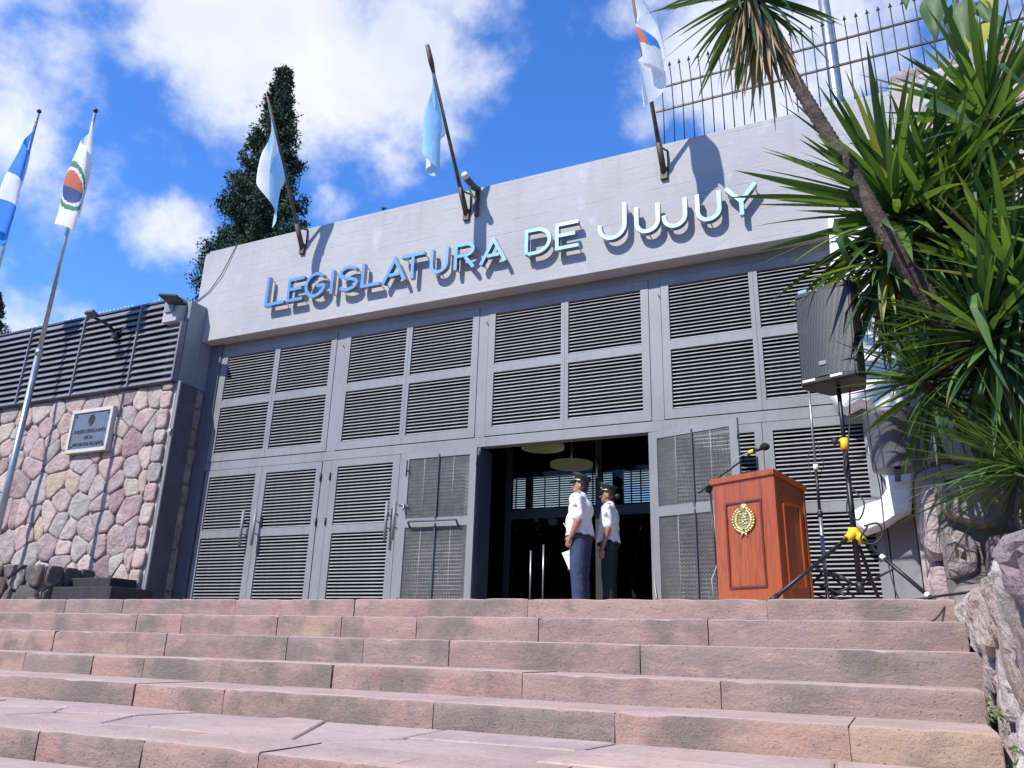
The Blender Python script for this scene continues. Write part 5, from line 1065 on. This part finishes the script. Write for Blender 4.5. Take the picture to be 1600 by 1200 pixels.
def person(loc, heading, H, label, skin, man=True, arms=None, headyaw=0., headpitch=0., top='shirt', bottom='trousers', cap=True, vox=.0085):
    t = thing('person', label, 'person', loc); k = H/1.75
    T = Matrix.Translation(loc) @ Matrix.Rotation(heading, 4, 'Z') @ Matrix.Scale(k, 4); g = 1.15 if man else .98
    b = MB(T); HT = Matrix.Translation(Vector((0.015, 0, 1.50))) @ Matrix.Rotation(headyaw, 4, 'Z') @ Matrix.Rotation(-headpitch, 4, 'Y')
    sh = .178*g; hipw = .088
    # head with jaw, brow, nose, lips, ears
    b.M = T @ HT
    b.sphere((.0, 0, .125), (.094, .074, .108), 18, 14); b.sphere((.028, 0, .068), (.062, .054, .062), 14, 10); cap_add(b, (.072, 0, .028), .02, (.060, 0, .04), .026, 8)
    cap_add(b, (.092, 0, .128), .010, (.113, 0, .092), .0145, 8); cap_add(b, (.085, -.03, .135), .012, (.085, .03, .135), .012, 8); cap_add(b, (.086, -.017, .058), .009, (.086, .017, .058), .009, 8); cap_add(b, (.086, -.014, .048), .009, (.086, .014, .048), .009, 8)
    for s in (-1, 1): b.sphere((-.004, s*.075, .098), (.019, .010, .031), 8, 7)
    b.M = T; cap_add(b, (-.012, 0, 1.40), .062, (.006, 0, 1.53), .058)
    cap_add(b, (0, 0, 1.30), .085, (0, 0, 1.02), .085)
    for s in (-1, 1):
        S, E_, W_, hd = arms[0 if s > 0 else 1]; S = Vector(S); E_ = Vector(E_); W_ = Vector(W_)
        cap_add(b, (0, 0, 1.38), .06*g, S, .055*g); cap_add(b, S, .053*g, E_, .043*g); cap_add(b, E_, .044*g, (E_*.65+W_*.35), .042*g); cap_add(b, (E_*.65+W_*.35), .042*g, W_, .028*g); hand(b, W_, hd, s)
        cap_add(b, (0, s*hipw, .95), .09, (.012, s*.095, .52), .06); cap_add(b, (.012, s*.095, .52), .055, (-.01, s*.10, .09), .036); cap_add(b, (-.01, s*.10, .07), .035, (.10, s*.115, .035), .03)
    remeshed(b, 'body', M[skin], t, vox*k, 3)
    # shirt: torso, belly, short sleeves with loose cuffs
    b = MB(T)
    b.sphere((.0, 0, 1.30), (.135*g, .185*g, .17), 18, 12); b.sphere((.030 if man else .01, 0, 1.14), (.165 if man else .138, .172*g, .20), 18, 12); b.sphere((.01, 0, 1.0), (.145*g, .17*g, .085), 18, 10); cap_add(b, (-.02, -.12*g, 1.40), .075, (-.02, .12*g, 1.40), .075); cap_add(b, (-.012, 0, 1.42), .085, (-.006, 0, 1.478), .072)
    for i in range(9):
        a = 2*math.pi*i/9; cap_add(b, (.02+.125*g*math.cos(a), .145*g*math.sin(a), 1.12), .022, (.012+.138*g*math.cos(a+.12), .155*g*math.sin(a+.12), .985), .028, 8)
    for s in (-1, 1):
        S, E_, W_, hd = arms[0 if s > 0 else 1]; S = Vector(S); E_ = Vector(E_); e = .76 if cap else 1.0
        cap_add(b, (0, s*.10*g, 1.40), .085*g, S, .080*g); cap_add(b, S, .078*g, S+(E_-S)*e, .072*g)
        if not cap: cap_add(b, E_, .066, Vector(W_), .05)
    remeshed(b, 'shirt' if cap else 'coat', M[top], t, .011*k, 2)
    b = MB(T)
    b.sphere((0, 0, .955), (.142*g, .165*g, .10), 16, 10)
    for s in (-1, 1):
        cap_add(b, (.0, s*.085, .93), .112*g, (.016, s*.100, .52), .082*g); cap_add(b, (.016, s*.10, .52), .080*g, (-.012, s*.105, .10), .070*g)
        for q in range(5): zq = .80-.15*q+.02*s; cap_add(b, (.07-.02*q, s*.16, zq), .012, (-.07, s*.15, zq-.06), .010, 6); cap_add(b, (-.012, s*.105, .10), .07, (.0, s*.105, .075), .072)
    remeshed(b, 'trousers', M[bottom], t, .012*k, 2)
    for s in (-1, 1):
        b = MB(T); cap_add(b, (-.05, s*.105, .045), .043, (.10, s*.118, .038), .040, 12, .9); cap_add(b, (.10, s*.118, .038), .040, (.165, s*.122, .032), .03, 12, .8); b.build('shoe', M['shoe'], t)
    b = MB(T)   # belt
    b.tube([(.012+.146*g*math.cos(2*math.pi*i/20), .178*g*math.sin(2*math.pi*i/20), .955) for i in range(21)], .013, 6, caps=False, flat=1.6); b.build('belt', M['shoe'], t)
    b = MB(T @ HT)   # hair
    b.sphere((-.012, 0, .135), (.090, .0775, .100), 16, 10); b.sphere((-.045, 0, .085), (.055, .066, .07), 12, 8)
    if not man: b.sphere((-.125, 0, .10), (.045, .045, .042), 12, 9)
    if not cap:
        b.sphere((-.05, 0, .03), (.06, .085, .14), 12, 8)
    b.build('hair', M['hair'], t)
    for s in (-1, 1):
        b = MB(T @ HT); b.sphere((.083, s*.031, .116), (.010, .014, .009), 8, 6); b.build('eye', M['dark'], t)
    if cap:
        CT = T @ HT @ Matrix.Translation((-.004, 0, .168)) @ Matrix.Rotation(R(-7), 4, 'Y')
        b = MB(CT); n = 24; ring = [(.094, .080, -.012), (.097, .083, .035), (.128, .113, .062), (.132, .117, .074), (.118, .104, .090), (.06, .05, .097)]
        vs = [(rx*math.cos(2*math.pi*i/n)+(.012 if z > .05 else 0), ry*math.sin(2*math.pi*i/n), z+(.018*math.cos(2*math.pi*i/n) if z > .05 else 0)) for rx, ry, z in ring for i in range(n)]
        b.add(vs, [(r*n+i, r*n+(i+1) % n, (r+1)*n+(i+1) % n, (r+1)*n+i) for r in range(5) for i in range(n)]+[[5*n+i for i in range(n)]], True); co = b.build('peaked_cap', M['cap'], t)
        b = MB(CT); b.tube([(.098*math.cos(a)+.001, .084*math.sin(a), .008) for a in [R(-95+190*i/16) for i in range(17)]], .007, 6, flat=1.5); b.sphere((.108, 0, .040), (.012, .020, .024), 8, 6); b.build('gold_band', M['gold'], co)
        b = MB(CT); vs = []
        for i in range(13):
            a = R(-62+124*i/12); vs += [(.094*math.cos(a), .081*math.sin(a), -.004), (.094*math.cos(a)+.062*max(0, math.cos(a))**.7, .086*math.sin(a), -.026-.010*math.cos(a)), (.094*math.cos(a)+.060*max(0, math.cos(a))**.7, .086*math.sin(a), -.032-.010*math.cos(a)), (.092*math.cos(a), .080*math.sin(a), -.012)]
        b.add(vs, [(i*4+k_, (i+1)*4+k_, (i+1)*4+(k_+1) % 4, i*4+(k_+1) % 4) for i in range(12) for k_ in range(4)], True); b.build('visor', M['shoe'], co)
        for s in (-1, 1):
            S = Vector(arms[0 if s > 0 else 1][0])
            MB(T @ Matrix.Translation(S+Vector((-.005, -s*.055, .078*g))) @ Matrix.Rotation(s*R(-14), 4, 'X')).box(-.024, .024, -.062, .062, -.002, .010).build('epaulette', M['cap'], t, .003)
            E_ = Vector(arms[0 if s > 0 else 1][1]); q = S+(E_-S)*.34; b = MB(T @ Matrix.Translation(q+Vector((0, s*.0755*g, .0))))
            b.tube([(.026*math.cos(a), s*.004, .034*math.sin(a)) for a in [R(30*i) for i in range(13)]], .003, 5, caps=False); b.sphere((0, s*.002, 0), (.016, .004, .020), 8, 6); b.build('sleeve_badge', M['pier'], t)
    return t, T
mt, MT = person((-3.47, -.60, 0), R(183), 1.735, 'policeman in white short-sleeved shirt and blue trousers, hand at his pocket, looking left', 'skin', True,
    [((0, .20, 1.40), (-.045, .265, 1.13), (.055, .225, .955), (.40, -.15, -.9)), ((0, -.20, 1.40), (.02, -.26, 1.12), (.13, -.22, .90), (.35, .1, -.95))], R(2), R(7))
T = MT
MB(T).tube([(.135, .10, .93), (.142, .10, 1.03)], .022, 8).build('radio', M['blackp'], mt); MB(T).tube([(.142, .10, 1.03), (.19, .12, 1.13)], .0035, 5).build('radio_antenna', M['tape'], mt)
pp_ = thing('folded_paper', 'white paper held low at the thigh by the policeman in front', 'paper', (-3.66, -.5, .7))
MB(T @ Matrix.Translation((.185, -.17, .70)) @ Matrix.Rotation(R(25), 4, 'Y') @ Matrix.Rotation(R(30), 4, 'Z')).box(-.07, .07, -.004, .004, -.10, .13).build('sheet', M['paper'], pp_)
MB(T @ Matrix.Translation((.20, -.15, .60))).box(-.02, .02, -.006, .006, -.03, .03).build('clip', M['blackp'], pp_)
wt_, WT = person((-3.245, -.15, 0), R(186), 1.68, 'policewoman in white shirt and dark trousers with hair in a bun, behind the policeman', 'skin2', False,
    [((0, .185, 1.40), (-.03, .225, 1.12), (.05, .20, .90), (.15, 0, -1)), ((0, -.185, 1.40), (-.03, -.225, 1.12), (.03, -.20, .89), (.1, 0, -1))], 0, R(2), bottom='trousd')
person((-5.15, 1.9, 0), R(-40), 1.70, 'dark-coated person standing inside behind the glass, left of the pull handles', 'skin2', False,
    [((0, .185, 1.40), (.02, .22, 1.12), (.14, .15, .98), (.6, -.4, -.4)), ((0, -.185, 1.40), (.02, -.22, 1.12), (.14, -.15, .98), (.6, .4, -.4))], 0, 0, top='coat', bottom='trousd', cap=False, vox=.012)
pi_, PT_ = person((-5.75, 2.3, 0), R(10), 1.74, 'person in a black coat deep in the doorway shadow beside the left frame', 'skin2', True,
    [((0, .20, 1.40), (-.02, .25, 1.12), (.02, .23, .9), (.1, 0, -1)), ((0, -.20, 1.40), (-.02, -.25, 1.12), (.02, -.23, .9), (.1, 0, -1))], 0, 0, top='coat', bottom='trousd', cap=False, vox=.012)

# trees across the street behind the camera: they shade the low sky and show in the glass
rnd = random.Random(99); tv = []; tf = []
for k in range(9000):
    x = rnd.uniform(-55, 40); y = rnd.uniform(-40, -27); top = 11+4*nz((x*.13, 3.1, 0))+2*nz((x*.5, 1.1, 0)); z = -2+(top+2)*rnd.random()**.8*(.6+.4*rnd.random())
    d = Vector((rnd.gauss(0, 1), rnd.gauss(0, 1), rnd.gauss(0, 1))).normalized()*rnd.uniform(.5, 1.1); e = Vector((rnd.gauss(0, 1), rnd.gauss(0, 1), rnd.gauss(0, 1))).cross(d).normalized()*rnd.uniform(.3, .6); p = Vector((x, y, z)); i = len(tv)
    tv += [p-d, p+e, p+d, p-e]; tf.append((i, i+1, i+2, i+3))
me = bpy.data.meshes.new('street_trees'); me.from_pydata(tv, [], tf); me.materials.append(M['conifer']); o = bpy.data.objects.new('street_trees', me); COL.objects.link(o)
tag(o, 'mass of trees across the street facing the building', 'trees', kind='stuff')

# grit and crumbs gathered where treads meet risers
rnd = random.Random(17); gb = MB()
for r in range(2, 6):
    for k in range(230):
        x = rnd.uniform(-9.5, .3); y = YS[r-1]-abs(rnd.gauss(0, .022))-.006; q = rnd.uniform(.003, .011)*(1.6 if rnd.random() < .06 else 1); z = ZS[r]+.002
        if nz((x*1.3, r*5.1, 0)) < -.05: continue
        gb.add([(x-q, y-q*.6, z), (x+q, y-q*.5, z), (x, y+q*.8, z), (x+rnd.uniform(-.4, .4)*q, y, z+q*rnd.uniform(.6, 1.2))], [(0, 1, 3), (1, 2, 3), (2, 0, 3)])
tag(gb.build('step_grit', M['mortard'], fix=False), 'crumbs of dark grit along the inner edges of the steps', 'grit', kind='stuff')
